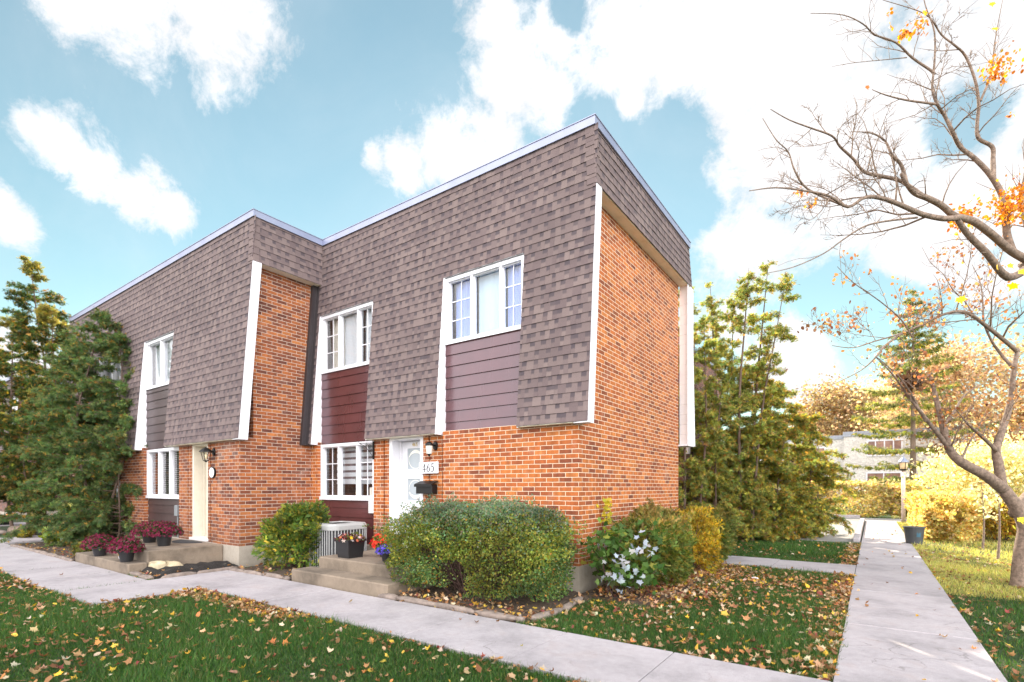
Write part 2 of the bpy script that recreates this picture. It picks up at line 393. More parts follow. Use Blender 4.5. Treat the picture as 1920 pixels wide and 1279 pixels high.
def window(house, X0, X1, Y, z0, z1, splits, muntin=(), name='window', mat='white', sill=True, depth=.07):
    """white casing proud of the wall plane Y, lights between the split positions; returns the window part"""
    mb = MB(); c = .062; yf = Y-.035; yg = Y+.045
    mb.box(X0, X0+c, yf, Y+.08, z0, z1); mb.box(X1-c, X1, yf, Y+.08, z0, z1)
    mb.box(X0+c, X1-c, yf, Y+.08, z1-c, z1); mb.box(X0+c, X1-c, yf, Y+.08, z0, z0+c)
    if sill: mb.box(X0-.01, X1+.01, yf-.025, yf-.0005, z0-.012, z0+.05)
    xs = [X0+c] + list(splits) + [X1-c]
    for s in splits: mb.box(s-.024, s+.024, yf+.012, Y+.075, z0+c, z1-c)
    gm = MB()
    for i in range(len(xs)-1):
        a = xs[i] + (.024 if i else 0); b = xs[i+1] - (.024 if i < len(xs)-2 else 0)
        f = .017                       # sash
        mb.box(a, a+f, Y+.005, Y+.06, z0+c, z1-c); mb.box(b-f, b, Y+.005, Y+.06, z0+c, z1-c)
        mb.box(a+f, b-f, Y+.005, Y+.06, z0+c, z0+c+f); mb.box(a+f, b-f, Y+.005, Y+.06, z1-c-f, z1-c)
        gm.box(a+f, b-f, yg, yg+.006, z0+c+f, z1-c-f)
        if i in muntin:
            zz0, zz1 = z0+c+f, z1-c-f
            m = (a+b)/2; mb.box(m-.008, m+.008, yg-.012, yg-.002, zz0, zz1)
            for k in (1, 2):
                z = zz0 + (zz1-zz0)*k/3; mb.box(a+f, b-f, yg-.014, yg-.003, z-.008, z+.008)
    w = mb.obj(name, M[mat], house)
    gm.obj('pane', M['glass'], w)
    return w
def curtain(label, X0, X1, Y, z0, z1, mat, amp=.018, wl=.11, seed=0, cat='curtain', taper=0.0):
    n = max(8, int((X1-X0)/.012)); V = []; Fc = []; ph = random.random()*6
    for i in range(n+1):
        x = X0 + (X1-X0)*i/n
        y = Y + amp*math.sin(2*math.pi*x/wl+ph) + amp*.5*math.sin(2*math.pi*x/(wl*.43)+2*ph)
        xb = x + taper*(x-X0)/(X1-X0)
        V += [(xb, y, z0), (x, y, z1), (xb, y+.004, z0), (x, y+.004, z1)]
        if i:
            a = (i-1)*4; b = i*4
            Fc += [(a, b, b+1, a+1), (b+2, a+2, a+3, b+3)]
    o = link_mesh('curtain', V, Fc, mat, None, smooth=True)
    return tag(o, label, cat)
def townhouse(name, label, ox, oy, x_left, openings, ground, brick='brick', side_len=4.555, side_detail=True, band_y1=None, left_return=False):
    """corner of the front and right-hand walls at (ox, oy); runs to x_left; openings = (x0,x1,ztop) through the front mansard"""
    h = thing(name, label, 'house', (ox, oy, 0))
    B = M[brick]
    yb = oy + side_len
    # brick walls
    w = MB()
    for kind, a, b, dy in ground:
        if kind == 'brick': w.box(a, b, oy+dy, oy+.34, .36, 2.44)
    w.box(ox-.3, ox, oy+.34, yb, .36, 2.44, skip='t'); 
    w.box(ox-.3, ox, oy+.27, yb, 2.44, ZS+.04, skip='d')
    w.box(x_left, ox-.3, yb-.3, yb, .36, 6.6)
    w.box(x_left-.11, x_left+.09, oy+.3, yb-.3, .36, 6.6)
    w.obj('wall', B, h)
    f = MB()
    f.box(x_left, ox+.012, oy-.012, oy+.36, -.2, .36); f.box(ox-.3, ox+.012, oy+.36, yb, -.2, .36)
    f.obj('foundation', M['foundation'], h)
    # mansard core and shingles
    su = np.array([0, KS, 1.0]); Ls = np.linalg.norm(su); su /= Ls; nn = np.array([0, -1, KS])/Ls
    L = (ZT-ZB)*Ls; y0 = oy-.12
    xr = ox+.2
    mb = MB()
    ops = [(a, b, (zt-ZB)*Ls) for a, b, zt in openings]
    shingles(mb, (0, y0, ZB), (1, 0, 0), su, nn, x_left, xr-.0, L, ops, taper=(0, .0))
    # side band
    yb_band = (yb+.30) if band_y1 is None else band_y1
    hb = ZT-ZS
    su2 = np.array([-KS, 0, 1.0]); su2 /= np.linalg.norm(su2); nn2 = np.array([1, 0, KS])/np.linalg.norm([1, 0, KS])
    ys = y0 + KS*(ZS-ZB)
    shingles(mb, (xr, 0, ZS), (0, 1, 0), su2, nn2, ys, yb_band, hb*Ls, (), taper=(.07, .0))
    # hip caps
    r = 0; e = .1455
    for k in range(int(hb/e)+1):
        za = ZS + k*e; zb = min(za+e*1.15, ZT)
        if za > ZT-.03: break
        def C(z, n, du, dv):
            kx = KS*(z-ZS)
            p = np.array([xr-kx, ys+kx, z]); return p + du*np.array([-1, 0, 0]) + dv*np.array([0, 1, 0]) + n*np.array([.7, -.7, 0])
        rr = random.uniform(.3, 1); bd = 0.0
        for (d0, d1) in (((.15, 0), (.02, 0)), ((.02, 0), (0, .02)), ((0, .02), (0, .13))):
            q = []
            for z, n in ((za, .026), (zb, .012)):
                for d in (d0, d1):
                    p = C(z, n, d[0], d[1])
                    q.append(p)
            b = len(mb.v); mb.v += [tuple(q[0]), tuple(q[1]), tuple(q[3]), tuple(q[2])]
            q2 = [C(za, .0, d0[0], d0[1]), C(za, .0, d1[0], d1[1])]
            mb.v += [tuple(q2[0]), tuple(q2[1])]
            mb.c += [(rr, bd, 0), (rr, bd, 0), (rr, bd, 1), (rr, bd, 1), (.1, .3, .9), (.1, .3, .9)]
            for fc in ((0, 1, 2, 3), (4, 5, 1, 0)): mb.f.append(tuple(b+i for i in fc)); mb.m.append(0); mb.uv += [(0, 0)]*4
    mb.obj('mansard_roof', M['shingle'], h, col=True)
    # backing behind the shingles (thick, so that cheeks and foot read as solid)
    bk = MB()
    edges = [x_left]
    for a, b, zt in sorted(openings): edges += [a, b]
    edges.append(ox)
    def slab(a, b, za, zb, t=.05, off=.004):
        ya, yb_ = y0+KS*(za-ZB)+off, y0+KS*(zb-ZB)+off
        p = [(a, ya, za), (b, ya, za), (b, yb_, zb), (a, yb_, zb)]; q = [(x, y+t, z) for x, y, z in p]
        bk.face(p); bk.face(q[::-1]); bk.face([p[0], q[0], q[1], p[1]]); bk.face([p[2], q[2], q[3], p[3]])
        bk.face([p[1], q[1], q[2], p[2]]); bk.face([p[3], q[3], q[0], p[0]])
    for i in range(0, len(edges), 2): slab(edges[i], edges[i+1], ZB+.004, ZT, .10)
    for a, b, zt in openings: slab(a, b, zt, ZT, .10)
    bk.box(x_left, ox-.02, y0+KS*(ZT-ZB)+.02, yb, ZT-.12, ZT-.03)          # flat roof deck
    bk.box(ox-.3, xr-.09, ys+.12, yb_band-.12, ZS+.05, ZT-.02)
    bk.obj('roof_deck', M['dark_metal'], h)
    # foot soffit under the mansard, wall behind upper storey
    for i in range(0, len(edges), 2):
        sf = MB(); sf.box(edges[i], edges[i+1], y0+.012, oy+.16, ZB-.012, ZB+.003); sf.obj('soffit', M['soffit'], h)
    sf = MB()
    n = 9; yy0, yy1 = ys+.03, yb_band-.1
    for k in range(n):
        a = yy0+(yy1-yy0)*k/n; b = yy0+(yy1-yy0)*(k+1)/n-.004
        sf.box(ox+.001, xr-.012, a, b, ZS-.005+.002*(k % 2), ZS+.015)
    sf.obj('soffit', M['soffit'], h)
    # white sheared trim board closing the right end of the front mansard
    tb = MB(); 
    def shear(x0, x1, ya, yc, za, zb):
        s0, s1 = KS*(za-ZB), KS*(zb-ZB)
        p = [(x0, ya+s0, za), (x1, ya+s0, za), (x1, ya+s1, zb), (x0, ya+s1, zb)]; q = [(x0, yc+s0, za), (x1, yc+s0, za), (x1, yc+s1, zb), (x0, yc+s1, zb)]
        tb.face(p); tb.face(q[::-1]); tb.face([p[1], q[1], q[2], p[2]]); tb.face([p[3], q[3], q[0], p[0]]); tb.face([p[0], q[0], q[1], p[1]]); tb.face([p[2], q[2], q[3], p[3]])
    shear(ox-.02, xr+.010, y0+.003, y0+.175, ZB-.02, ZS+.012)
    tb.obj('trim_board', M['white'], h)
    # openings: cheeks, head soffit
    for a, b, zt in openings:
        ck = MB()
        def cheek(x0, x1, dy):
            nz = 12
            for k in range(nz):
                za, zb = ZB-.02+(zt-ZB+.02)*k/nz, ZB-.02+(zt-ZB+.02)*(k+1)/nz
                ya, yb_ = y0+KS*(za-ZB)+dy, y0+KS*(zb-ZB)+dy
                for x, s in ((x0, 0), (x1, 1)):
                    p = [(x, ya, za), (x, oy+.30, za), (x, oy+.30, zb), (x, yb_, zb)]
                    ck.face(p if s else p[::-1])
                ck.face([(x0, ya, za), (x1, ya, za), (x1, yb_, zb), (x0, yb_, zb)])
            ck.face([(x0, y0+dy, ZB-.02), (x0, oy+.3, ZB-.02), (x1, oy+.3, ZB-.02), (x1, y0+dy, ZB-.02)])
        cheek(a-.004, a+.018, -.008); cheek(b-.018, b+.004, .03)
        ck.box(a+.018, b-.018, y0+KS*(zt-ZB)-.006, oy+.3, zt-.002, zt+.018)
        ck.obj('reveal', M['white'], h)
    # flashing
    yt = y0+KS*(ZT-ZB); xt = xr-KS*(ZT-ZS)
    fl = MB()
    fl.box(x_left-.02, xt+.035, yt-.035, yt+.10, ZT-.02, ZT+.10)
    fl.box(xt-.10, xt+.035, yt+.10, yb_band+.02, ZT-.02, ZT+.10)
    fl.box(x_left-.02, xt+.045, yt-.045, yt+.11, ZT+.10, ZT+.112)
    fl.box(xt-.11, xt+.045, yt+.11, yb_band+.03, ZT+.10, ZT+.112)
    fl.obj('roof_flashing', M['flashing'], h)
    return h
def siding_panel(h, X0, X1, Y, z0, z1, mat='siding', board=.193):
    mb = MB(); z = z0
    while z < z1-.01:
        zt = min(z+board, z1)
        mb.face([(X0, Y-.022, z), (X1, Y-.022, z), (X1, Y-.002, zt), (X0, Y-.002, zt)], [(X0, z), (X1, z), (X1, zt), (X0, zt)])
        mb.face([(X0, Y, z), (X1, Y, z), (X1, Y-.022, z), (X0, Y-.022, z)], [(X0, z), (X1, z), (X1, z), (X0, z)])
        z = zt
    mb.face([(X0, Y, z0), (X0, Y+.03, z0), (X0, Y+.03, z1), (X0, Y, z1)]); mb.face([(X1, Y, z0), (X1, Y, z1), (X1, Y+.03, z1), (X1, Y+.03, z0)])
    return mb.obj('siding_panel', M[mat], h)
def room(h, X0, X1, Y0, Y1, z0, z1, name='room_interior'):
    mb = MB()
    mb.face([(X0,Y1,z0),(X1,Y1,z0),(X1,Y1,z1),(X0,Y1,z1)]); mb.face([(X0,Y0,z0),(X0,Y1,z0),(X0,Y1,z1),(X0,Y0,z1)]); mb.face([(X1,Y1,z0),(X1,Y0,z0),(X1,Y0,z1),(X1,Y1,z1)])
    mb.face([(X0,Y0,z0),(X1,Y0,z0),(X1,Y1,z0),(X0,Y1,z0)]); mb.face([(X0,Y1,z1),(X1,Y1,z1),(X1,Y0,z1),(X0,Y0,z1)])
    return mb.obj(name, M['room'], h)
def digits(text, size, mat, name, parent, loc, depth=.004, sx=.8, facing='front', spacing=1.0):
    cu = bpy.data.curves.new(name, 'FONT'); cu.body = text; cu.size = size; cu.extrude = depth; cu.align_x = 'CENTER'; cu.align_y = 'CENTER'; cu.space_character = spacing
    ob = bpy.data.objects.new(name, cu); COL.objects.link(ob)
    bpy.context.view_layer.update()
    me = bpy.data.meshes.new_from_object(ob.evaluated_get(bpy.context.evaluated_depsgraph_get()))
    V = np.array([v.co for v in me.vertices]); Fs = [tuple(p.vertices) for p in me.polygons]
    bpy.data.objects.remove(ob); bpy.data.curves.remove(cu)
    W = np.stack([V[:, 0]*sx+loc[0], -V[:, 2]+loc[1], V[:, 1]+loc[2]], 1)
    return link_mesh(name, W, Fs, mat, parent)
def serif_digits(text, h, x, y, z, mat, name, parent):
    """thin roman numerals drawn as strokes of varying width: h height, centre (x,z), on the plane y"""
    G = {'4': [[(.62, 0, .09), (.62, 1, .09)], [(.62, 1, .03), (.02, .30, .05)], [(.02, .30, .045), (.92, .30, .045)], [(.44, .01, .04), (.80, .01, .04)]],
         '6': [[(.80, .97, .03), (.48, .82, .06), (.20, .50, .10), (.14, .25, .12), (.28, .05, .06), (.50, .0, .045), (.74, .08, .07), (.84, .29, .11), (.72, .52, .06), (.50, .59, .04), (.30, .52, .04), (.17, .38, .05)]],
         '5': [[(.86, .98, .06), (.30, .97, .07)], [(.30, .97, .03), (.22, .60, .03)], [(.22, .60, .03), (.44, .66, .05), (.70, .58, .09), (.82, .34, .12), (.68, .08, .07), (.42, -.01, .05), (.20, .04, .06), (.12, .14, .10)]]}
    mb = MB(); w = h*.72; x0 = x - w*len(text)/2
    for i, ch in enumerate(text):
        for st in G[ch]:
            # smooth the polyline
            P = [np.array(p) for p in st]
            if len(P) > 3:
                Q = []
                for k in range(len(P)-1):
                    p0, p1, p2, p3 = P[max(k-1, 0)], P[k], P[k+1], P[min(k+2, len(P)-1)]
                    for t in (0, .25, .5, .75): Q.append(.5*((2*p1)+(-p0+p2)*t+(2*p0-5*p1+4*p2-p3)*t*t+(-p0+3*p1-3*p2+p3)*t**3))
                P = Q+[P[-1]]
            for a, b in zip(P[:-1], P[1:]):
                d = b[:2]-a[:2]; nrm = np.array([-d[1], d[0]])/(np.linalg.norm(d)+1e-9)
                q = [a[:2]+nrm*a[2]*.95, a[:2]-nrm*a[2]*.95, b[:2]-nrm*b[2]*.95, b[:2]+nrm*b[2]*.95]
                pts = [(x0+i*w+c[0]*h*.66, z-h/2+c[1]*h) for c in q]
                yy = y-.0035
                mb.face([(p[0], yy, p[1]) for p in pts])
                for j in range(4):
                    k = (j+1) % 4
                    mb.face([(pts[j][0], yy, pts[j][1]), (pts[j][0], y-.0005, pts[j][1]), (pts[k][0], y-.0005, pts[k][1]), (pts[k][0], yy, pts[k][1])])
    return mb.obj(name, mat, parent)
# ================================================================== house with number 465
H1 = townhouse('brick_townhouse', 'orange brick end townhouse with white door, two upper windows and house number 465', 0, 0, -6.30,
   [(-6.22, -4.50, 5.12), (-2.66, -.985, 5.10)],
   [('brick', -2.6, 0, 0), ('brick', -2.66, -2.6, .075), ('brick', -2.93, -2.66, .045), ('brick', -2.99, -2.93, .085), ('brick', -3.12, -2.99, .055),
    ('brick', -4.13, -4.0, .055), ('brick', -4.17, -4.13, .095), ('brick', -4.45, -4.17, .055), ('brick', -6.43, -6.2, .02)])
yW = .13
for (a, b) in ((-6.2, -4.52), (-2.64, -1.0)):
    siding_panel(H1, a, b, yW, 2.405 if a > -5 else 2.40, 3.95)
    room(H1, a, b, yW+.08, 2.6, 3.9, 5.1)
wL = window(H1, -6.205, -4.515, yW+.02, 3.90, 5.105, (-5.62, -5.02), (0, 2))
wR = window(H1, -2.645, -1.0, yW+.02, 3.95, 5.085, (-2.07, -1.47), (0, 2))
wG = window(H1, -6.19, -4.46, yW-.01, 1.235, 2.385, (-5.60, -5.01), (0, 2))
siding_panel(H1, -6.2, -4.45, yW, .30, 1.235)
room(H1, -6.2, -4.45, yW+.10, 2.4, .9, 2.45)
curtain('blue sheer curtain in the left light of the upper window nearest the house corner', -2.56, -2.09, .29, 3.96, 5.08, M['curtain_blue'], .02, .16)
curtain('sheer curtain with sky reflection painted into its colour in the middle light of the upper window nearest the house corner', -2.05, -1.49, .31, 3.96, 5.08, M['curtain_sky'], .006, .3)
curtain('blue sheer curtain in the right light of the upper window nearest the house corner', -1.45, -1.03, .29, 3.96, 5.08, M['curtain_blue'], .02, .16)
curtain('grey white curtain in the left light of the upper window above the maroon siding', -6.08, -5.64, .29, 3.92, 5.1, M['curtain_cream'], .03, .14)
curtain('flat white blind in the middle light of the upper window above the maroon siding', -5.6, -5.04, .27, 3.92, 5.1, M['curtain_white'], .003, .4, cat='blind')
curtain('grey white curtain in the right light of the upper window above the maroon siding', -5.0, -4.56, .29, 3.92, 5.1, M['curtain_white'], .02, .15)
# zebra blind in the ground-floor window
zb = thing('window_blind', 'striped dark and white roller blind behind the ground floor window beside the air conditioner', 'blind', (-5.3, .32, 1.5))
m1, m2 = MB(), MB(); z = 2.33; k = 0
while z > 1.62:
    hh = .085 if k % 2 == 0 else .05
    (m1 if k % 2 == 0 else m2).box(-5.95, -4.52, .32+.004*(k % 2), .325+.004*(k % 2), z-hh, z); z -= hh; k += 1
m1.box(-5.95, -4.52, .315, .33, z-.02, z)
m1.obj('light_band', M['curtain_white'], zb); m2.obj('dark_band', fabric('grey_mesh_band', (.16, .14, .15)), zb)
# things on the inner sill
led = MB(); led.box(-6.15, -4.5, .18, .36, 1.29, 1.315); led.obj('inner_sill', M['white'], H1)
vs = thing('flower_vase', 'yellowish vase with one red tulip behind the ground floor window', 'vase', (-5.17, .25, 1.315))
mb = MB(); mb.lathe([(0, 0), (.035, 0), (.045, .05), (.038, .13), (.03, .2), (.036, .22)], -5.17, .25, 1.315, 16); mb.obj('vase_body', plain('yellow_glaze', (.5, .4, .14), .3), vs, True)
mb = MB()
for a in range(9):
    t = a*.7; mb.tube([(-5.17, .25, 1.5), (-5.17+.03*math.cos(t), .25+.02*math.sin(t), 1.58), (-5.17+.10*math.cos(t), .25+.04*math.sin(t), 1.60+.1*(a % 3)/2)], [.004, .008, .002], 5)
mb.obj('stem', plain('tulip_green', (.06, .16, .06), .5), vs)
mb = MB(); mb.lathe([(0, 0), (.022, .008), (.028, .03), (.018, .055), (0, .058)], -5.15, .24, 1.60, 10); mb.obj('flower', plain('tulip_red', (.6, .03, .05), .5), vs, True)
cd = MB(); cd.lathe([(0, 0), (.05, 0), (.05, .16), (.046, .165), (.02, .155), (0, .155)], -4.74, .26, 1.315, 20)
tag(cd.obj('pillar_candle', plain('ivory_wax', (.72, .66, .58), .5), None, True), 'ivory cylinder candle on the inner sill of the ground floor window', 'candle')
# rear mansard cheek
ck = MB()
for k in range(16):
    z0 = 2.40+k*.2135; ck.box(.0+.004, .185, 4.62, 5.02, z0+.003, z0+.2135)
ck.obj('cheek_siding', M['offwhite'], H1)
ck = MB(); 
p0 = [(.0, 4.98, 2.38), (.205, 4.98, 2.38), (.205, 5.09, 2.38), (0, 5.09, 2.38)]; p1 = [(.0, 4.74, 5.82), (.205, 4.74, 5.82), (.205, 4.85, 5.82), (.0, 4.85, 5.82)]
for i in range(4): j = (i+1) % 4; ck.face([p0[i], p0[j], p1[j], p1[i]])
ck.face(p0[::-1]); ck.face(p1); ck.box(-.02, .205, 4.55, 4.98, 2.365, 2.395); ck.box(.186, .198, 4.56, 4.60, 2.40, 5.80)
ck.obj('trim_board', M['white'], H1)
# dark flashing in the inner corner with the neighbour, following the mansard slope
dk = MB()
def sheark(x0, x1, ya, yc, za, zb, mbx):
    s0, s1 = KS*(za-ZB), KS*(zb-ZB)
    p = [(x0, ya+s0, za), (x1, ya+s0, za), (x1, ya+s1, zb), (x0, ya+s1, zb)]; q = [(x0, yc+s0, za), (x1, yc+s0, za), (x1, yc+s1, zb), (x0, yc+s1, zb)]
    for fc in (p, q[::-1], [p[1], q[1], q[2], p[2]], [p[3], q[3], q[0], p[0]], [p[0], q[0], q[1], p[1]], [p[2], q[2], q[3], p[3]]): mbx.face(fc)
sheark(-6.432, -6.36, -.25, -.02, ZB-.03, 5.8, dk); sheark(-6.36, -6.30, -.15, -.02, ZB-.03, 5.8, dk)
dk.obj('corner_flashing', M['dark_metal'], H1)
# meter plate on the siding
mp = MB(); mp.rbox(-4.63, -4.47, .07, .115, .98, 1.22, .008); tag(mp.obj('meter_cover', M['offwhite'], None), 'small white plate fixed low on the maroon siding beside the brick pier', 'cover plate')
# door
def make_door(h, X0, X1, Y, z0, z1, mat, glassy):
    d = MB(); d.box(X0, X0+.075, Y-.24, Y+.06, z0, z1); d.box(X1-.075, X1, Y-.24, Y+.06, z0, z1); d.box(X0+.075, X1-.075, Y-.24, Y+.06, z1-.05, z1)
    d.box(X0+.075, X0+.11, Y-.05, Y+.06, z0, z1-.05); d.box(X1-.11, X1-.075, Y-.05, Y+.06, z0, z1-.05)
    d.obj('door_frame', M[mat], h)
    a, b, t = X0+.11, X1-.11, Y-.01
    s = MB()
    if glassy:
        gx0, gx1 = a+.13, b-.11
        rows = [(z0+.84, z0+1.24), (z0+1.42, z0+1.81)]
        s.box(a, gx0, t, t+.05, z0+.03, z1-.06); s.box(gx1, b, t, t+.05, z0+.03, z1-.06)
        zz = z0+.03
        for g0, g1 in rows + [(z1-.06, None)]:
            s.box(gx0, gx1, t, t+.05, zz, g0); zz = g1
    else:
        s.box(a, b, t, t+.05, z0+.03, z1-.06)
        for g0, g1 in ((z0+.2, z0+.85), (z0+1.0, z0+1.75)):
            for x0, x1 in ((a+.1, (a+b)/2-.05), ((a+b)/2+.05, b-.1)): s.rbox(x0, x1, t-.008, t-.0005, g0, g1, .006)
    dr = s.obj('door', M[mat], h)
    sl = MB(); sl.box(X0-.02, X1+.02, Y-.30, Y+.02, z0-.03, z0+.025); sl.obj('threshold', M['offwhite'], h)
    hd = MB(); hx = b-.05
    hd.lathe([(0, -.02), (.025, -.02), (.025, 0), (0, 0)], 0, 0, 0, 14); hd2 = MB()
    hd2.tube([(hx, t-.002, z0+1.0), (hx, t-.045, z0+1.0)], .012, 10); hd2.tube([(hx, t-.045, z0+1.0), (hx-.09, t-.05, z0+1.0)], .009, 8); hd2.box(hx-.022, hx+.022, t-.008, t, z0+.93, z0+1.12)
    hd2.obj('handle', M['black_metal'], dr)
    return dr, (a, b, t)
s = N('frosted_door_glass'); fg = s.bsdf((.36, .40, .43), .22, None, Specular_IOR_Level=.6); M['frosted'] = s.done(fg)
M['etched'] = plain('etched_white_glass', (.82, .80, .72), .35, .05)
dr, (da, db, dt) = make_door(H1, -4.0, -3.12, .29, .40, 2.40, 'white', True)
g = MB()
for g0, g1 in ((1.24, 1.64), (1.82, 2.21)): g.box(da+.13, db-.11, dt+.018, dt+.026, g0, g1)
g.obj('door_glass', M['frosted'], dr)
cx = (da+db)/2
def arc(cz, r, a0, a1, w0, w1, n=14):
    e = MB()
    for k in range(n):
        t0 = a0+(a1-a0)*k/n; t1 = a0+(a1-a0)*(k+1)/n
        f0 = w0+(w1-w0)*math.sin(math.pi*k/n); f1 = w0+(w1-w0)*math.sin(math.pi*(k+1)/n)
        e.face([(cx+(r-f0)*math.cos(t0), dt+.015, cz+(r-f0)*math.sin(t0)), (cx+r*math.cos(t0), dt+.015, cz+r*math.sin(t0)), (cx+r*math.cos(t1), dt+.015, cz+r*math.sin(t1)), (cx+(r-f1)*math.cos(t1), dt+.015, cz+(r-f1)*math.sin(t1))])
    e.obj('etched_pattern', M['etched'], dr)
arc(2.0, .18, .3, math.pi-.3, .012, .06); arc(1.45, .18, math.pi+.3, 2*math.pi-.3, .012, .06); arc(2.01, .185, math.pi*.9, math.pi*2.1, .008, .012); arc(1.44, .18, -.1, math.pi+.1, .008, .012)
gold = plain('aged_brass', (.42, .27, .05), .35, .1, Metallic=.5)
digits('465', .095, gold, 'house_number', dr, (cx, dt-.004, 2.275), .003, .82, spacing=1.25)
# wall-hung things by the door
sgn = thing('number_plaque', 'white plaque with thin black numerals 465 on the brick beside the white door', 'sign', (-2.95, .0, 1.83))
pq = MB(); pq.rbox(-3.16, -2.72, -.012, .03, 1.725, 1.925, .004); pq.obj('plate', M['white'], sgn)
serif_digits('465', .135, -2.925, -.013, 1.825, M['black'], 'numerals', sgn)
mbx = thing('mailbox', 'black metal mailbox with sloping lid on the brick below the number plaque', 'mailbox', (-2.95, -.06, 1.45))
b_ = MB(); b_.rbox(-3.14, -2.75, -.11, .03, 1.37, 1.53, .008); b_.obj('box_body', M['black_metal'], mbx)
b_ = MB()
p = [(-3.155, -.135, 1.525), (-2.735, -.135, 1.525), (-2.735, .03, 1.585), (-3.155, .03, 1.585)]; q = [(x, y, zz+.012) for x, y, zz in p]
b_.face(p[::-1]); b_.face(q); 
for i in range(4): j = (i+1) % 4; b_.face([p[i], p[j], q[j], q[i]])
b_.box(-3.155, -2.735, -.138, -.130, 1.49, 1.53); b_.obj('lid', M['black_metal'], mbx)
b_ = MB(); b_.tube([(-2.9, -.03, 1.375), (-2.9, -.05, 1.30), (-2.9, -.09, 1.29), (-2.9, -.10, 1.32)], .006, 6); b_.obj('paper_hook', M['black_metal'], mbx)
def wall_lamp(label, x, y, z, kind):
    t = thing('wall_lamp', label, 'lamp', (x, y, z))
    mb = MB()
    for k in range(20):
        a0, a1 = 2*math.pi*k/20, 2*math.pi*(k+1)/20
        ring = lambda a, r, yy: (x+r*.8*math.cos(a), yy, z+r*1.25*math.sin(a))
        mb.face([ring(a0, .065, y), ring(a1, .065, y), ring(a1, .055, y-.03), ring(a0, .055, y-.03)]); mb.face([ring(a0, .055, y-.03), ring(a1, .055, y-.03), (x, y-.035, z)])
    mb.obj('back_plate', M['black_metal'], t, True)
    mb = MB(); mb.tube([(x, y-.02, z), (x, y-.08, z+.02), (x, y-.13, z+.015)], .013, 8); mb.obj('arm', M['black_metal'], t, True)
    yy = y-.16
    mb = MB()
    if kind == 'jelly':
        mb.lathe([(0, .06), (.03, .058), (.062, .03), (.068, .0), (.06, -.01), (0, -.01)], x, yy, z, 20); mb.obj('lamp_cap', M['black_metal'], t, True); mb = MB(); mb.lathe([(0, -.19), (.012, -.185), (.02, -.165), (.045, -.15), (.045, -.14), (0, -.14)], x, yy, z, 16)
        mb.obj('finial', M['black_metal'], t, True)
        g = MB(); g.lathe([(.046, -.145), (.056, -.08), (.06, -.008)], x, yy, z, 20); g.obj('lamp_shade', plain('frosted_lamp_glass', (.62, .58, .52), .35, .05), t, True)
    else:
        mb.lathe([(0, .09), (.015, .075), (.06, .055), (.13, .0), (.135, -.012), (.10, -.015), (0, -.012)], x, yy, z, 8); mb.lathe([(0, -.22), (.015, -.21), (.05, -.19), (.055, -.18), (0, -.18)], x, yy, z, 8)
        for k in range(8):
            a = 2*math.pi*k/8; mb.tube([(x+.096*math.cos(a), yy+.096*math.sin(a), z-.014), (x+.052*math.cos(a), yy+.052*math.sin(a), z-.185)], .005, 5)
        mb.obj('lamp_cap', M['black_metal'], t)
        g = MB(); g.lathe([(.05, -.18), (.092, -.016)], x, yy, z, 8); g.obj('lamp_shade', M['glass'], t)
        bl = MB(); bl.lathe([(0, -.15), (.02, -.145), (.034, -.11), (.028, -.07), (.014, -.05), (.014, -.02)], x, yy, z, 14); bl.obj('bulb', plain('lamp_bulb', (.8, .66, .42), .3, .05), t, True)
    return t
wall_lamp('small black wall lamp with frosted glass beside the white door', -2.80, .035, 2.20, 'jelly')
# scrolled iron bracket on the pier by the ground window
br = MB()
bx = -4.43; 
br.box(bx-.012, bx+.012, .018, .045, 2.02, 2.36)
br.tube([(bx, .03, 2.33), (bx-.18, .0, 2.335), (bx-.34, -.03, 2.34), (bx-.36, -.033, 2.37)], .007, 6)
br.tube([(bx-.33, -.03, 2.335), (bx-.2, .0, 2.27), (bx-.1, .02, 2.17), (bx, .03, 2.05)], .006, 6)
for cxx, czz, rr in ((-.10, 2.26, .05), (-.19, 2.30, .03), (-.05, 2.18, .035)):
    br.tube([(bx+cxx+rr*(1-.06*k)*math.cos(k*.62), .02, czz+rr*(1-.06*k)*math.sin(k*.62)) for k in range(15)], .004, 5)
tag(br.obj('plant_bracket', M['black_metal'], None), 'black scrolled iron hanging bracket on the brick pier beside the ground floor window', 'bracket')
# ================================================================== neighbouring unit on the left
LX, LY = -6.436, -1.5
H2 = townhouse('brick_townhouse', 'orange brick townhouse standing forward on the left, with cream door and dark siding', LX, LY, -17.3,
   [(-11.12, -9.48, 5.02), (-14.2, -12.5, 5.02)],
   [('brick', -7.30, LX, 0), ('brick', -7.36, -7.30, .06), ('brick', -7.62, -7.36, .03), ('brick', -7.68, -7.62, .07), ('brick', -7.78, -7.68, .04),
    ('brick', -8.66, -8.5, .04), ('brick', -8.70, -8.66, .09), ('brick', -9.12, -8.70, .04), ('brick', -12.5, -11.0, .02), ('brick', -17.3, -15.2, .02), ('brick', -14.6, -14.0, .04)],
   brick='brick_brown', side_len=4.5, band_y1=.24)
for (a, b) in ((-11.1, -9.5), (-14.18, -12.52)):
    siding_panel(H2, a, b, LY+.13, 2.40, 3.92, 'siding_brown')
    room(H2, a, b, LY+.22, LY+2, 3.8, 5.1); room(H2, a-.05, b+.25, LY+.25, LY+2, .8, 2.42)
    window(H2, a-.005, b+.005, LY+.15, 3.86, 5.005, ((a+b)/2-.02,), ())
    siding_panel(H2, a+.1, b+.4, LY+.13, .30, 1.24, 'siding_brown')
window(H2, -11.0, -9.13, LY+.12, 1.235, 2.385, (-10.35, -9.75), ())
window(H2, -13.98, -12.51, LY+.12, 1.235, 2.385, (-13.5, -13.0), ())
make_door(H2, -8.5, -7.78, LY+.29, .40, 2.40, 'cream', False)
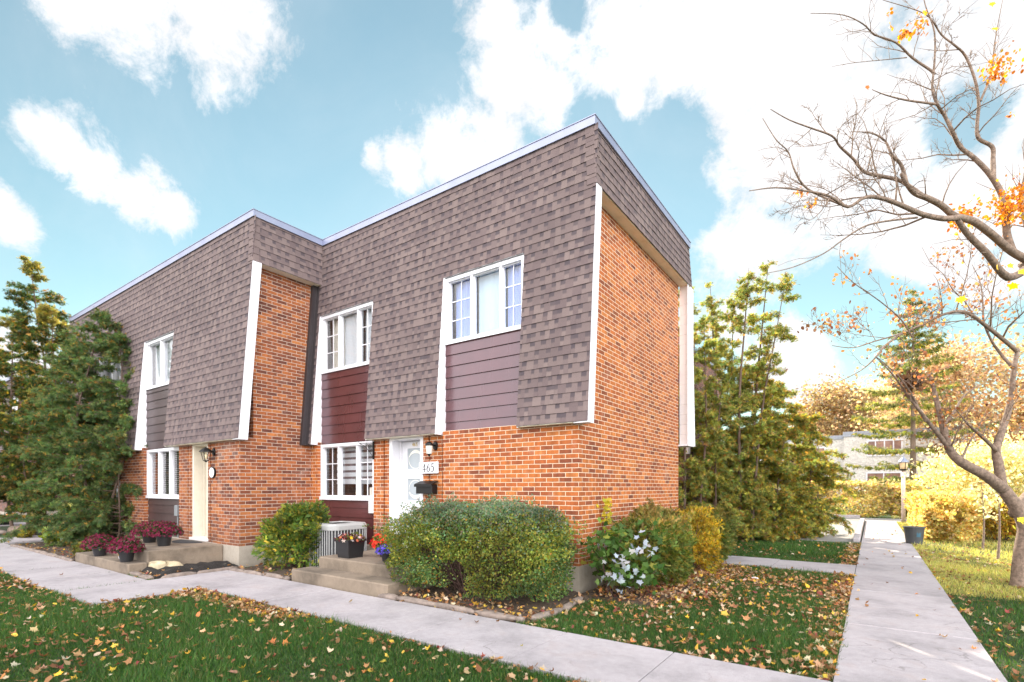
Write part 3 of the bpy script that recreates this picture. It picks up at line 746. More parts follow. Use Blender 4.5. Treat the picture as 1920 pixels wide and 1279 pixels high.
make_door(H2, -15.2, -14.6, LY+.29, .40, 2.40, 'cream', False)
curtain('white sheer curtain in the upper window above the dark siding', -10.95, -9.6, LY+.3, 3.9, 5.0, M['curtain_white'], .03, .2)
curtain('white curtain in the upper window half hidden by the cedar', -14.1, -12.6, LY+.3, 3.9, 5.0, M['curtain_white'], .03, .2)
sb = MB(); z = 2.32
while z > 1.33: sb.box(-10.9, -9.2, LY+.27, LY+.30, z-.006, z); z -= .045
tag(sb.obj('slatted_blind', M['offwhite'], None), 'white slatted blind in the ground floor window left of the cream door', 'blind')
wall_lamp('black lantern with clear glass on the brick right of the cream door', -7.48, LY+.03, 2.20, 'lantern')
pl = thing('number_plaque', 'round white plaque with dark rim on the brick under the black lantern', 'sign', (-7.52, LY, 1.78))
rm, fc = MB(), MB()
def disc(mb, r, y0, y1, n=28):
    for k in range(n):
        a0, a1 = 2*math.pi*k/n, 2*math.pi*(k+1)/n
        P = lambda a, y, r: (-7.52+r*math.cos(a), y, 1.78+r*math.sin(a))
        mb.face([P(a0, y1, r), P(a1, y1, r), P(a1, y0, r), P(a0, y0, r)]); mb.face([P(a0, y0, r), P(a1, y0, r), (-7.52, y0, 1.78)])
disc(rm, .115, LY-.004, LY+.03); disc(fc, .10, LY-.010, LY-.0045)
rm.obj('rim', M['black_metal'], pl); fc.obj('plate', M['white'], pl)
digits('47', .07, plain('faded_blue_grey', (.45, .42, .52), .6), 'numerals', pl, (-7.52, LY-.0105, 1.78), .001, .7)
mt = MB(); mt.rbox(-9.35, -9.22, LY+.03, LY+.11, .85, 1.08, .01); mt.tube([(-9.28, LY+.08, .85), (-9.28, LY+.08, .35)], .014, 8)
tag(mt.obj('meter_box', plain('grey_meter', (.20, .21, .22), .5), None), 'grey meter box with a pipe on the dark siding left of the cream door', 'meter')
# ================================================================== further units to the left
def simple_house(name, label, x0, x1, y, ht=6.8, brick='brick_dark', wins=(), doors=()):
    h = thing(name, label, 'house', (x1, y, 0))
    w = MB(); w.box(x0, x1, y, y+6, .3, 2.45); w.box(x0+.02, x1-.02, y+.3, y+6, 2.45, ht-.3); w.obj('wall', M[brick], h)
    f = MB(); f.box(x0-.01, x1+.01, y-.01, y+6.01, -.2, .3); f.obj('foundation', M['foundation'], h)
    m = MB(); su = np.array([0, KS, 1.0]); Ls = np.linalg.norm(su)
    shingles(m, (0, y-.12, ZB), (1, 0, 0), su/Ls, np.array([0, -1, KS])/Ls, x0, x1+.2, (ht-.1-ZB)*Ls, e=.1455)
    shingles(m, (x1+.2, 0, ZS), (0, 1, 0), np.array([-KS, 0, 1])/Ls, np.array([1, 0, KS])/Ls, y+.15, y+6, (ht-.1-ZS)*Ls, e=.1455)
    m.obj('mansard_roof', M['shingle'], h, col=True)
    r = MB(); r.box(x0, x1+.1, y+.22, y+6, ht-.2, ht-.1); r.box(x0, x1+.18, y-.13+.27, y-.13+.40, ht-.1, ht+.02); r.box(x1, x1+.17, y+.4, y+6, ht-.1, ht+.02); r.obj('roof_flashing', M['flashing'], h)
    t = MB(); sheark(x1, x1+.21, y-.125, y+.05, ZB-.02, 5.8, t); t.obj('trim_board', M['white'], h)
    for a, b, z0, z1 in wins: window(h, a, b, y-.02 if z0 < 2 else y-.1, z0, z1, ((a+b)/2,), ())
    for a, b in doors:
        d = MB(); d.box(a, b, y-.03, y, .35, 2.35); d.obj('door', M['cream'], h)
    return h
simple_house('brick_townhouse', 'dark brick townhouse set back behind the two left cedars', -29.6, -17.4, 1.6, wins=((-20, -18.4, 1.2, 2.3), (-24, -22.4, 1.2, 2.3)), doors=((-21.4, -20.5),))
simple_house('brick_townhouse', 'farthest dark red brick townhouse at the left edge beyond the cedars', -44, -30.2, -.35, wins=((-34, -32.4, 1.2, 2.3),), doors=((-36.4, -35.5),))
# rear unit behind the 465 house
H5 = thing('brick_townhouse', 'dark brick townhouse behind the rear corner of the 465 house, mostly behind cedars', 'house', (-.9, 9.2, 0))
w = MB(); w.box(-8, -1.15, 8.8, 13.5, 0, 2.5); w.box(-8, -1.17, 9.1, 13.4, 2.5, 5.6); w.box(-8, -2.05, 9.4, 13.2, 5.81, 7.0); w.obj('wall', M['brick_dark'], H5)  # topmost box is an unseen raised roof, added to block a sun streak
m = MB(); su = np.array([0, KS, 1.0]); Ls = np.linalg.norm(su)
shingles(m, (0, 8.68, 2.5), (1, 0, 0), su/Ls, np.array([0, -1, KS])/Ls, -8, -1.1, 3.3*Ls); m.obj('mansard_roof', M['shingle'], H5, col=True)
m = MB(); sheark(-1.15, -.98, 8.66, 8.84, 2.46, 5.7, m); m.obj('trim_board', M['white'], H5)
m = MB(); m.box(-8, -1.1, 8.92, 13.5, 5.66, 5.8); m.obj('roof_flashing', M['flashing'], H5)
# pale brick house across the parking court
PB = thing('pale_brick_house', 'pale brick flat-roofed row house seen across the parking court behind the hedge', 'house', tuple(at(1582, 930, 42)*np.array([1, 1, 0])))
pbp = at(1582, 810, 42)
x0, y0 = pbp[0], pbp[1]
w = MB(); w.box(x0, x0+16, y0, y0+8, 0, 5.62); w.box(x0-7, x0-.003, y0+2.2, y0+8, 0, 5.62); w.obj('wall', M['pale_brick'], PB)
w = MB(); w.box(x0-.06, x0+16.06, y0-.06, y0+8.06, 5.62, 6.02); w.box(x0-7.06, x0-.063, y0+2.14, y0+8.06, 5.62, 5.95); w.obj('roof_fascia', plain('grey_fascia', (.30, .32, .37), .5), PB)
gdark = plain('window_dark', (.10, .07, .06), .25, .2)
def far_window(a, b, z0, z1, yy, n=4):
    f = MB(); f.box(a, b, yy-.07, yy-.002, z0, z0+.12); f.box(a, b, yy-.07, yy-.002, z1-.1, z1); f.box(a, a+.1, yy-.07, yy-.002, z0+.12, z1-.1); f.box(b-.1, b, yy-.07, yy-.002, z0+.12, z1-.1)
    for k in range(1, n): xx = a+(b-a)*k/n; f.box(xx-.04, xx+.04, yy-.06, yy-.002, z0+.12, z1-.1)
    wo = f.obj('window', M['white'], PB)
    g = MB(); g.box(a+.1, b-.1, yy-.03, yy-.004, z0+.12, z1-.1); g.obj('pane', s_pane, wo)
s_ = N('warm_curtained_pane'); s_pane = s_.done(s_.bsdf(s_.ramp(s_.noise(1.5, 3), [(.3, (.18, .09, .07)), (.7, (.42, .24, .18))]), .15))
far_window(x0+1.55, x0+3.85, 3.95, 5.25, y0); far_window(x0+1.5, x0+3.8, 1.0, 2.7, y0, 2); far_window(x0+8, x0+10.3, 3.95, 5.25, y0); far_window(x0-4.4, x0-1.4, 3.2, 5.0, y0+2.2, 2); far_window(x0-3, x0-.5, .6, 2.5, y0+2.2, 1)
d = MB(); d.box(x0+7.0, x0+8.0, y0-.06, y0-.002, .2, 2.3); d.obj('door', M['dark_metal'], PB)
pc = MB(); pc.box(x0+5.4, x0+9.6, y0-1.6, y0-.01, 2.6, 2.8); pc.box(x0+5.5, x0+5.62, y0-1.5, y0-1.38, 0, 2.6); pc.box(x0+9.2, x0+9.5, y0-1.5, y0-1.2, 0, 2.6); pc.obj('porch_canopy', M['offwhite'], PB)
# ------------------------------------------------------------------ ground, paths, steps
GZ = -.045
def ground_mat():
    s = N('lawn_ground')
    n1 = s.noise(.7, 5); n2 = s.noise(9, 5, .65); n3 = s.noise(70, 4, .7)
    c = s.ramp(n2, [(.3, (.022, .042, .012)), (.55, (.032, .060, .016)), (.75, (.075, .062, .030))])
    c = s.mix(.7, c, s.ramp(n3, [(.3, (.45, .45, .45)), (.7, (1.35, 1.35, 1.3))]), 'MULTIPLY')
    c = s.mix(s.math('MULTIPLY', s.ramp(n1, [(.5, (0, 0, 0)), (.75, (1, 1, 1))]), .4), c, rgb(.10, .085, .03))
    return s.done(s.bsdf(c, .95, s.bump(s.math('ADD', n2, n3), .8, .03)))
g = MB(); R = 400
xs = [-R, -60, -20, 20, 60, R]
for i in range(5):
    for j in range(5): g.face([(xs[i], xs[j], GZ), (xs[i+1], xs[j], GZ), (xs[i+1], xs[j+1], GZ), (xs[i], xs[j+1], GZ)])
structure(g.obj('lawn', ground_mat()))
PATHS = []   # rectangles used to keep grass off
def slab_path(name, rects):
    mb = MB()
    for x0, x1, y0, y1 in rects:
        dz = random.uniform(-.003, .003); g_ = .004
        mb.rbox(x0+g_, x1-g_, y0+g_, y1-g_, -.16, dz, .006)
        PATHS.append((x0, x1, y0, y1))
    b = MB(); 
    return structure(mb.obj(name, M['concrete']))
P1 = -1.86; P0 = -2.93
xs = [-4.62, -3.05, -1.57, -.45, .845, 1.94, 3.15]
slab_path('front_path', [(a, b, P0, P1) for a, b in zip(xs[:-1], xs[1:])] + [(-6.05, -4.62, P0+.0, P1), (-6.05, -4.70, -4.25, P0)] + [(-6.05-1.45*(k+1), -6.05-1.45*k, -4.25, -3.12) for k in range(22)])
ys = [-9.5, -7.2, -6.1, -5.0, -3.9, P0+.0, P1, -.80, .20, 1.3, 2.45, 3.6, 4.75, 5.9, 7.05, 8.2, 9.35, 10.5, 11.7, 12.9, 14.1, 15.3, 16.5, 17.7, 19, 20.3, 21.6]
slab_path('side_path', [(3.15, 4.25, a, b) for a, b in zip(ys[:-1], ys[1:])])
slab_path('rear_path', [(.45, 1.85, 4.10, 5.35), (1.85, 3.15, 3.95, 5.25), (-.9, .45, 4.75, 5.4)])
slab_path('neighbour_path', [(-17.6, -15.6, -3.1, -1.7), (-26, -24.5, -3.1, 1.2)])
rd = MB()
rd.face([(-16, 10.6, -.028), (2.95, 9.9, -.028), (2.95, 21.5, -.028), (-16, 21.5, -.028)])
rd.face([(2.95, 21.6, -.028), (-16, 21.6, -.028), (-16, 24.3, -.028), (40, 24.3, -.028), (40, 21.6, -.028)][::-1])
structure(rd.obj('parking_road', M['asphalt'])); PATHS.append((-16, 2.95, 10.2, 24.3)); PATHS.append((2.95, 40, 21.6, 24.3))
kb = MB()
for k in range(8): kb.rbox(2.96, 3.12, 10.2+1.4*k, 10.2+1.4*k+1.39, -.2, .10, .02)
for k in range(14): kb.rbox(-16+1.35*k, -16+1.35*k+1.34, 24.3, 24.46, -.2, .10, .02)
for k in range(9): kb.rbox(4.4+1.35*k, 4.4+1.35*k+1.34, 21.44, 21.6, -.2, .08, .02)
structure(kb.obj('kerb', M['concrete']))
# planting beds
BEDS = [(-6.05, -4.25, -1.86, 0), (-2.2, .35, -1.78, .02), (.0, 1.15, -.25, 3.9), (-7.0, -6.05, -3.02, -1.5), (-14.8, -9.65, -3.12, -1.5)]
bd = MB()
def bed(x0, x1, y0, y1, mb, h=.05, n=14):
    nx, ny = max(3, int((x1-x0)/.12)), max(3, int((y1-y0)/.12)); 
    Z = lambda i, j: (0 if i in (0, nx) or j in (0, ny) else 1)*(h*.6+h*random.random())
    grid = [[(x0+(x1-x0)*i/nx, y0+(y1-y0)*j/ny, GZ+.004+Z(i, j)) for j in range(ny+1)] for i in range(nx+1)]
    for i in range(nx):
        for j in range(ny): mb.face([grid[i][j], grid[i+1][j], grid[i+1][j+1], grid[i][j+1]])
for q in (BEDS[0], BEDS[1], BEDS[2], BEDS[4]): bed(*q, bd)
structure(bd.obj('garden_soil', M['soil']))
bd = MB(); bed(-7.0, -6.1, -2.98, -1.51, bd, .10); structure(bd.obj('black_mulch', M['mulch']))
# edging stones
def lump(mb, cx, cy, cz, rx, ry, rz, seed, n=10, rot=0.0, flat=.0):
    rr = random.Random(seed); ph = [rr.uniform(0, 6.28) for _ in range(6)]; fr = [rr.uniform(1, 3.2) for _ in range(6)]
    rows = []
    for i in range(n+1):
        th = math.pi*i/n; row = []
        for j in range(2*n):
            p = math.pi*j/n
            d = np.array([math.sin(th)*math.cos(p), math.sin(th)*math.sin(p), math.cos(th)])
            k = 1+.10*math.sin(fr[0]*2*d[0]+ph[0])+.10*math.sin(fr[1]*2*d[1]+ph[1])+.08*math.sin(fr[2]*3*d[2]+ph[2])+.05*math.sin(fr[3]*5*(d[0]+d[1])+ph[3])
            e = np.sign(d)*np.abs(d)**.8
            x, y, z = e*k*np.array([rx, ry, rz])
            row.append((cx+x*math.cos(rot)-y*math.sin(rot), cy+x*math.sin(rot)+y*math.cos(rot), cz+z))
        rows.append(row)
    b = len(mb.v)
    for row in rows: mb.v += row; mb.c += [(1, 1, 1)]*(2*n)
    for i in range(n):
        for j in range(2*n):
            k = (j+1) % (2*n); mb.f.append((b+i*2*n+j, b+(i+1)*2*n+j, b+(i+1)*2*n+k, b+i*2*n+k)); mb.m.append(0); mb.uv += [(0, 0)]*4
def edge_stones(label, pts, group, seed):
    rr = random.Random(seed)
    for a, b in zip(pts[:-1], pts[1:]):
        a, b = np.array(a, float), np.array(b, float); L = np.linalg.norm(b-a); d = (b-a)/L; t = 0
        while t < L-.05:
            l = min(rr.uniform(.35, .8), L-t); c = a+d*(t+l/2)
            mb = MB(); lump(mb, 0, 0, 0, l*.53, .055, .045, rr.random(), 7)
            o = mb.obj('edging_stone', M['stone'], None, True); o.location = (c[0], c[1], .005); o.rotation_euler = (0, 0, math.atan2(d[1], d[0]))
            tag(o, label, 'edging stone', group); t += l
edge_stones('low pale stone edging the front path below the big clipped bush', [(-2.15, -1.79), (.25, -1.76)], 'edging stones along the front path below the big bush', 1)
edge_stones('low brown stone edging the bed corner between the big bush and the side lawn', [(.30, -1.70), (.36, -1.1), (.22, -.35)], 'edging stones round the bed corner by the side lawn', 2)
edge_stones('low stone edging the path in front of the feathery yellow green shrub', [(-6.0, -1.86), (-4.3, -1.80)], 'edging stones in front of the feathery shrub', 3)
edge_stones('pale stone edging the black mulch bed beside the neighbour steps', [(-6.98, -3.06), (-6.15, -3.06)], 'edging stones round the black mulch bed', 4)
edge_stones('whitish stone edging the black mulch bed along the path to the brick corner', [(-6.08, -3.0), (-6.08, -1.6)], 'edging stones between mulch bed and brick corner', 5)
edge_stones('low stone edging the cedar bed along the left path', [(-14.6, -3.14), (-9.75, -3.14)], 'edging stones along the cedar bed', 6)
for (px, py, zz, sx, sy, sz, m, lab) in ((295, 1068, .08, .17, .12, .10, 'rock', 'rounded tan rock at the front of the black mulch bed, left one of two'),
        (318, 1066, .07, .20, .13, .085, 'rock', 'long flat tan rock lying on black mulch, right one of two'),
        (416, 1046, .06, .17, .13, .14, 'rock_dark', 'brown pointed rock at the back of the mulch bed against the brick corner')):
    p = gz(px, py, .03); mb = MB(); lump(mb, 0, 0, 0, sx, sy, sz, px, 12, .4); o = mb.obj('rock', M[m], None, True); o.location = (p[0], p[1], zz); tag(o, lab, 'rock')
# steps
def steps(label, boxes, mat='step'):
    t = thing('concrete_steps', label, 'steps', (boxes[0][0], boxes[0][2], 0))
    for i, (x0, x1, y0, y1, z0, z1) in enumerate(boxes):
        mb = MB(); mb.rbox(x0, x1, y0, y1, z0, z1, .018); mb.obj('landing' if i == 0 else 'step', M[mat], t)
    return t
steps('weathered tan concrete step and landing below the white door', [(-4.05, -1.9, -1.42, -.013, -.1, .345), (-4.22, -1.95, -1.80, -1.423, -.1, .17)])
steps('clean tan concrete step and landing below the cream door with mum pots', [(-9.55, -7.02, -2.80, -1.513, -.1, .36), (-9.75, -6.98, -3.10, -2.803, -.1, .165)])
steps('far concrete step at a townhouse door behind the left cedars', [(-22, -20, .2, 1.58, -.1, .3), (-22, -20, -.3, .197, -.1, .12)])
# air conditioner
ac = thing('air_conditioner', 'round-cornered grey air conditioner with vertical slats beside the landing', 'air conditioner', (-4.62, -.62, 0))
ax, ay, hw, rc = -4.62, -.62, .40, .17
def rring(r, z, n=6):
    P = []
    for cx_, cy_, a0 in ((1, -1, -90), (1, 1, 0), (-1, 1, 90), (-1, -1, 180)):
        for k in range(n+1):
            a = math.radians(a0+90*k/n); P.append((ax+cx_*(hw-rc)+r*math.cos(a)*1.0, ay+cy_*(hw-rc)+r*math.sin(a), z))
    return P
def rshell(mb, levels):
    for (r0, z0), (r1, z1) in zip(levels[:-1], levels[1:]):
        A, B = rring(r0, z0), rring(r1, z1)
        for i in range(len(A)): j = (i+1) % len(A); mb.face([A[i], A[j], B[j], B[i]])
acm = plain('ac_grey_paint', (.33, .33, .325), .45, .05)
mb = MB(); rshell(mb, [(rc-.05, .04), (rc-.05, .74)]); mb.obj('coil', plain('ac_coil', (.05, .05, .055), .7, .2), ac)
mb = MB(); rshell(mb, [(rc, .72), (rc+.012, .73), (rc+.012, .80), (rc-.02, .835), (rc-.10, .84), (rc-.13, .80)]); mb.obj('casing', acm, ac, True); mb = MB(); rshell(mb, [(rc, .0), (rc, .06), (rc-.04, .06)]); mb.obj('base_ring', acm, ac)
mb = MB(); mb.face(rring(rc-.12, .79)); mb.obj('top_plate', plain('ac_blue_top', (.07, .10, .17), .25, .1), ac)
mb = MB(); mb.lathe([(.05, 0), (.05, .02), (0, .025)], ax, ay, .80, 14)
for k in range(10): r = .09+.027*k; mb.tube([(ax+r*math.cos(2*math.pi*q/28), ay+r*math.sin(2*math.pi*q/28), .815) for q in range(29)], .004, 4)
mb.obj('fan_guard', M['black_metal'], ac)
mb = MB(); A = rring(rc, 0, 5); Pm = []
for i in range(len(A)):
    a, b = np.array(A[i]), np.array(A[(i+1) % len(A)]); L = np.linalg.norm(b-a); n_ = max(1, round(L/.062))
    Pm += [a+(b-a)*k/n_ for k in range(n_)]
for p in Pm: mb.tube([(p[0], p[1], .06), (p[0], p[1], .73)], .0105, 6)
for zz in (.28, .5): pass
mb.obj('slat', acm, ac)
# doormat
dm = MB(); dm.lathe([(0, .012), (.44, .012), (.45, .0)], -8.15, -1.60, .362, 30, a0=math.pi, a1=2*math.pi, sy=.75); tag(dm.obj('doormat', plain('dark_rubber', (.03, .03, .035), .9, .3, 40, .8), None), 'dark half-round doormat in front of the cream door', 'doormat')
# litter, log etc
p = gz(1415, 1085); lt = MB(); lump(lt, 0, 0, 0, .05, .03, .015, 9, 6); o = lt.obj('paper_scrap', M['white'], None, True); o.location = (p[0], p[1], .01); tag(o, 'small white paper scrap among leaves on the side lawn', 'litter')
p = gz(24, 1002); lg = MB(); lg.tube([(0, 0, 0), (.28, .1, 0), (.55, .2, .01)], [.15, .16, .15], 14); o = lg.obj('log', M['bark'], None, True); o.location = (p[0], p[1], .12); tag(o, 'short dark log lying by the left path edge', 'log')
p = gz(8, 1001); lg = MB(); lump(lg, 0, 0, 0, .4, .14, .07, 77, 8); o = lg.obj('rock', M['stone'], None, True); o.location = (p[0]-.3, p[1], .04); tag(o, 'low pinkish flat stone beside the dark log', 'rock')
p = gz(125, 1022); og = thing('garden_ornament', 'small white and orange garden ornament in the cedar bed beside the path', 'ornament', (p[0], p[1], 0))
mb = MB(); lump(mb, p[0], p[1], .16, .15, .10, .13, 5, 9); mb.obj('body', M['white'], og, True)
mb = MB(); lump(mb, p[0]-.10, p[1], .34, .065, .06, .07, 6, 8); mb.obj('head', M['white'], og, True)
mb = MB(); lump(mb, p[0]+.10, p[1]-.09, .08, .08, .05, .07, 8, 8); mb.obj('base', plain('orange_paint', (.5, .2, .05), .6), og, True)
# tub, far left clutter
p = gz(1714, 1019); tb = thing('plastic_tub', 'dark grey plastic tub with a blue patch at the end of the right hedge', 'tub', (p[0], p[1], GZ))
c_ = np.array([p[0], p[1]]); mb = MB(); mb.lathe([(0, 0), (.17, 0), (.225, .46), (.243, .46), (.243, .49), (.217, .49), (.208, .44), (.15, .04), (0, .04)], p[0], p[1], GZ, 22); mb.obj('tub_body', plain('charcoal_plastic', (.05, .055, .06), .5), tb, True)
mb = MB()
a0 = math.atan2(CAM[1]-p[1], CAM[0]-p[0])+.35
for k in range(4):
    t0, t1 = a0-.1+.12*k, a0-.1+.12*(k+1); r0, r1 = .2005, .2155
    mb.face([(p[0]+r0*math.cos(t0), p[1]+r0*math.sin(t0), GZ+.23), (p[0]+r0*math.cos(t1), p[1]+r0*math.sin(t1), GZ+.23), (p[0]+r1*math.cos(t1), p[1]+r1*math.sin(t1), GZ+.42), (p[0]+r1*math.cos(t0), p[1]+r1*math.sin(t0), GZ+.42)])
mb.obj('sticker', plain('blue_label', (.03, .10, .15), .5), tb)
def utility(px, py, w, d, h, label, name, mat):
    p = gz(px, py); mb = MB(); mb.rbox(-w/2, w/2, -d/2, d/2, 0, h, .03); mb.box(-w/2-.02, w/2+.02, -d/2-.02, d/2+.02, h-.06, h+.03); o = mb.obj(name, mat); o.location = (p[0], p[1], 0); return tag(o, label, name.replace('_', ' '))
ut = plain('slate_plastic', (.10, .11, .13), .5)
utility(43, 965, .75, .6, 1.25, 'tall slate grey bin standing by the far left brick wall', 'waste_bin', ut)
utility(24, 968, .35, .2, .75, 'small pale grey utility box by the far left brick wall', 'utility_box', M['offwhite'])
p = gz(2, 984); mb = MB(); mb.lathe([(0, 0), (.33, 0), (.42, .33), (.40, .36), (0, .36)], 0, 0, 0, 20); o = mb.obj('planter', M['black'], None, True); o.location = (*p[:2], 0); tag(o, 'dark round planter cut by the left edge of the photo', 'planter')
p = gz(22, 975, .1); pk = thing('pumpkin', 'small orange pumpkin on the step at the far left', 'pumpkin', (p[0], p[1], .1))
mb = MB()
for k in range(9): a = 2*math.pi*k/9; lump(mb, p[0]+.09*math.cos(a), p[1]+.09*math.sin(a), .24, .11, .11, .13, 3, 8)
mb.obj('rind', plain('pumpkin_orange', (.55, .16, .02), .5), pk, True); mb = MB(); mb.tube([(p[0], p[1], .34), (p[0]+.02, p[1], .42)], [.025, .02], 7); mb.obj('stem', M['bark'], pk)
# lamp post
lp = at(1694, 900, 21.5); lx, ly = lp[0], lp[1]
t = thing('lamp_post', 'white lamp post with grey conical cap rising behind the right hedge', 'lamp post', (lx, ly, 0))
mb = MB(); mb.tube([(lx, ly, -.1), (lx, ly, 2.22)], [.075, .065], 14); mb.obj('post', plain('pale_post', (.62, .50, .45), .6), t, True)
mb = MB(); mb.lathe([(0, .80), (.02, .78), (.04, .68), (.18, .52), (.19, .48), (0, .48)], lx, ly, 2.05, 16); mb.obj('lamp_cap', plain('blue_grey_cap', (.20, .23, .31), .4), t, True)
mb = MB(); mb.lathe([(.10, .18), (.14, .28), (.15, .47)], lx, ly, 2.05, 16); mb.obj('lamp_shade', plain('amber_glass', (.62, .47, .28), .3), t, True)
mb = MB(); mb.lathe([(0, .14), (.13, .14), (.145, .19), (.12, .20)], lx, ly, 2.05, 16)
for k in range(4): a = k*math.pi/2+.4; mb.tube([(lx+.14*math.cos(a), ly+.14*math.sin(a), 2.24), (lx+.175*math.cos(a), ly+.175*math.sin(a), 2.52)], .012, 5)
mb.obj('lamp_cage', M['black_metal'], t)
# yellow sign
sp = at(1723, 902, 27); t = thing('warning_sign', 'small yellow square sign with a dark symbol above the hedge', 'sign', (sp[0], sp[1], 0))
mb = MB(); mb.box(sp[0]-.17+.2, sp[0]+.2+.03, sp[1]+.01, sp[1]+.05, -.05, sp[2]+.3); mb.obj('post', M['offwhite'], t)
mb = MB(); mb.box(sp[0]-.22, sp[0]+.22, sp[1]-.012, sp[1]+.009, sp[2]-.28, sp[2]+.28); mb.obj('sign_plate', plain('yellow_sign', (.72, .42, .03), .5, .05), t)
mb = MB(); mb.face([(sp[0]-.03, sp[1]-.016, sp[2]-.12), (sp[0]+.03, sp[1]-.016, sp[2]-.12), (sp[0]+.03, sp[1]-.016, sp[2]+.03), (sp[0]+.09, sp[1]-.016, sp[2]+.03), (sp[0], sp[1]-.016, sp[2]+.15), (sp[0]-.09, sp[1]-.016, sp[2]+.03), (sp[0]-.03, sp[1]-.016, sp[2]+.03)]); mb.obj('symbol', M['black'], t)
# ------------------------------------------------------------------ plants
def T(v, f): return np.array(v, float), f
KITE = T([(0, 0, 0), (.32, .45, .05), (0, 1, 0), (-.32, .45, .05)], [(0, 1, 2), (0, 2, 3)])
OVAL = T([(0, 0, 0), (.34, .3, .07), (.28, .72, .07), (0, 1, -.03), (-.28, .72, .07), (-.34, .3, .07)], [(0, 1, 2), (0, 2, 3), (0, 3, 4), (0, 4, 5)])
NEEDLE = T([(0, 0, 0), (.09, .5, 0), (0, 1, -.05), (-.09, .5, 0)], [(0, 1, 2), (0, 2, 3)])
def mk_spray(n, w, spread, seed):
    rr = random.Random(seed); V = []; Fc = []
    for i in range(n):
        t = (i+.5)/n; a = (rr.random()-.5)*2*spread; y0 = t*.55; L = .5*(1-.35*t)+rr.random()*.12
        dx, dy, dz = math.sin(a)*L, math.cos(a)*L, rr.uniform(-.12, .05)
        b = len(V); nx, ny = dy/L*w, -dx/L*w
        V += [(0, y0, -.06*t), (dx*.5+nx, y0+dy*.5+ny, dz*.4), (dx, y0+dy, dz), (dx*.5-nx, y0+dy*.5-ny, dz*.4)]
        Fc += [(b, b+1, b+2), (b, b+2, b+3)]
    return T(V, Fc)
SPRAY = mk_spray(9, .055, .95, 2); SPRAY2 = mk_spray(6, .06, .75, 5); FROND = mk_spray(10, .04, .6, 8)
def mk_maple():
    pol = [(0, 0), (.13, .10), (.46, .02), (.36, .20), (.62, .46), (.36, .48), (.30, .60), (.14, .62), (0, 1.0), (-.14, .62), (-.30, .60), (-.36, .48), (-.62, .46), (-.36, .20), (-.46, .02), (-.13, .10)]
    V = [(0, .38, .0)] + [(x, y, .16*(x*x+(y-.4)**2)) for x, y in pol]
    n = len(pol); return T(V, [(0, 1+i, 1+(i+1) % n) for i in range(n)])
MAPLE = mk_maple()
MAPLE_C = T(MAPLE[0]*np.array([.8, 1, 1])+np.stack([np.zeros(17), np.zeros(17), 1.15*MAPLE[0][:, 0]**2+.5*(MAPLE[0][:, 1]-.4)**2], 1), MAPLE[1])
BLADE = T([(-.5, 0, 0), (.5, 0, 0), (-.38, .0, .5), (.38, .0, .5), (0, .28, 1.0)], [(0, 1, 3), (0, 3, 2), (2, 3, 4)])
def pick(n, pal, var=.22, rng=RNG):
    w = np.array([p[0] for p in pal], float); w /= w.sum()
    idx = rng.choice(len(pal), n, p=w); c = np.array([p[1] for p in pal])[idx]
    return np.clip(c*np.exp(rng.normal(0, var, (n, 1)))*(1+rng.normal(0, var*.35, (n, 3))), .004, .95)
def unit(a): return a/(np.linalg.norm(a, axis=-1, keepdims=True)+1e-9)
def wob(p, f, seed):
    r = np.random.default_rng(seed); k = unit(r.normal(size=(5, 3)))*f*r.uniform(.6, 1.7, (5, 1)); ph = r.uniform(0, 6.28, 5)
    return np.sin(p@k.T+ph).mean(1)*1.6
def scatter(name, C, tmpl, size, col, mat, parent, dirs=None, nrm=None, jit=.6, rng=RNG, local=False):
    tv, tf = tmpl; n = len(C)
    d = rng.normal(size=(n, 3)) if dirs is None else unit(dirs)+rng.normal(0, jit, (n, 3))
    d = unit(d)
    nn = rng.normal(size=(n, 3)) if nrm is None else unit(nrm)+rng.normal(0, jit, (n, 3))
    e1 = unit(np.cross(d, nn)); e3 = np.cross(e1, d)
    s = np.broadcast_to(np.asarray(size, float), (n,))[:, None, None]
    V = C[:, None, :] + s*(tv[None, :, 0:1]*e1[:, None]+tv[None, :, 1:2]*d[:, None]+tv[None, :, 2:3]*e3[:, None])
    return np_mesh(name, V, len(tv), tf, mat, parent, col, local)
def smooth_line(P, k=4):
    P = [np.array(p, float) for p in P]; Q = []
    for i in range(len(P)-1):
        p0, p1, p2, p3 = P[max(i-1, 0)], P[i], P[i+1], P[min(i+2, len(P)-1)]
        for t in np.arange(k)/k: Q.append(.5*((2*p1)+(-p0+p2)*t+(2*p0-5*p1+4*p2-p3)*t*t+(-p0+3*p1-3*p2+p3)*t**3))
    return Q+[P[-1]]
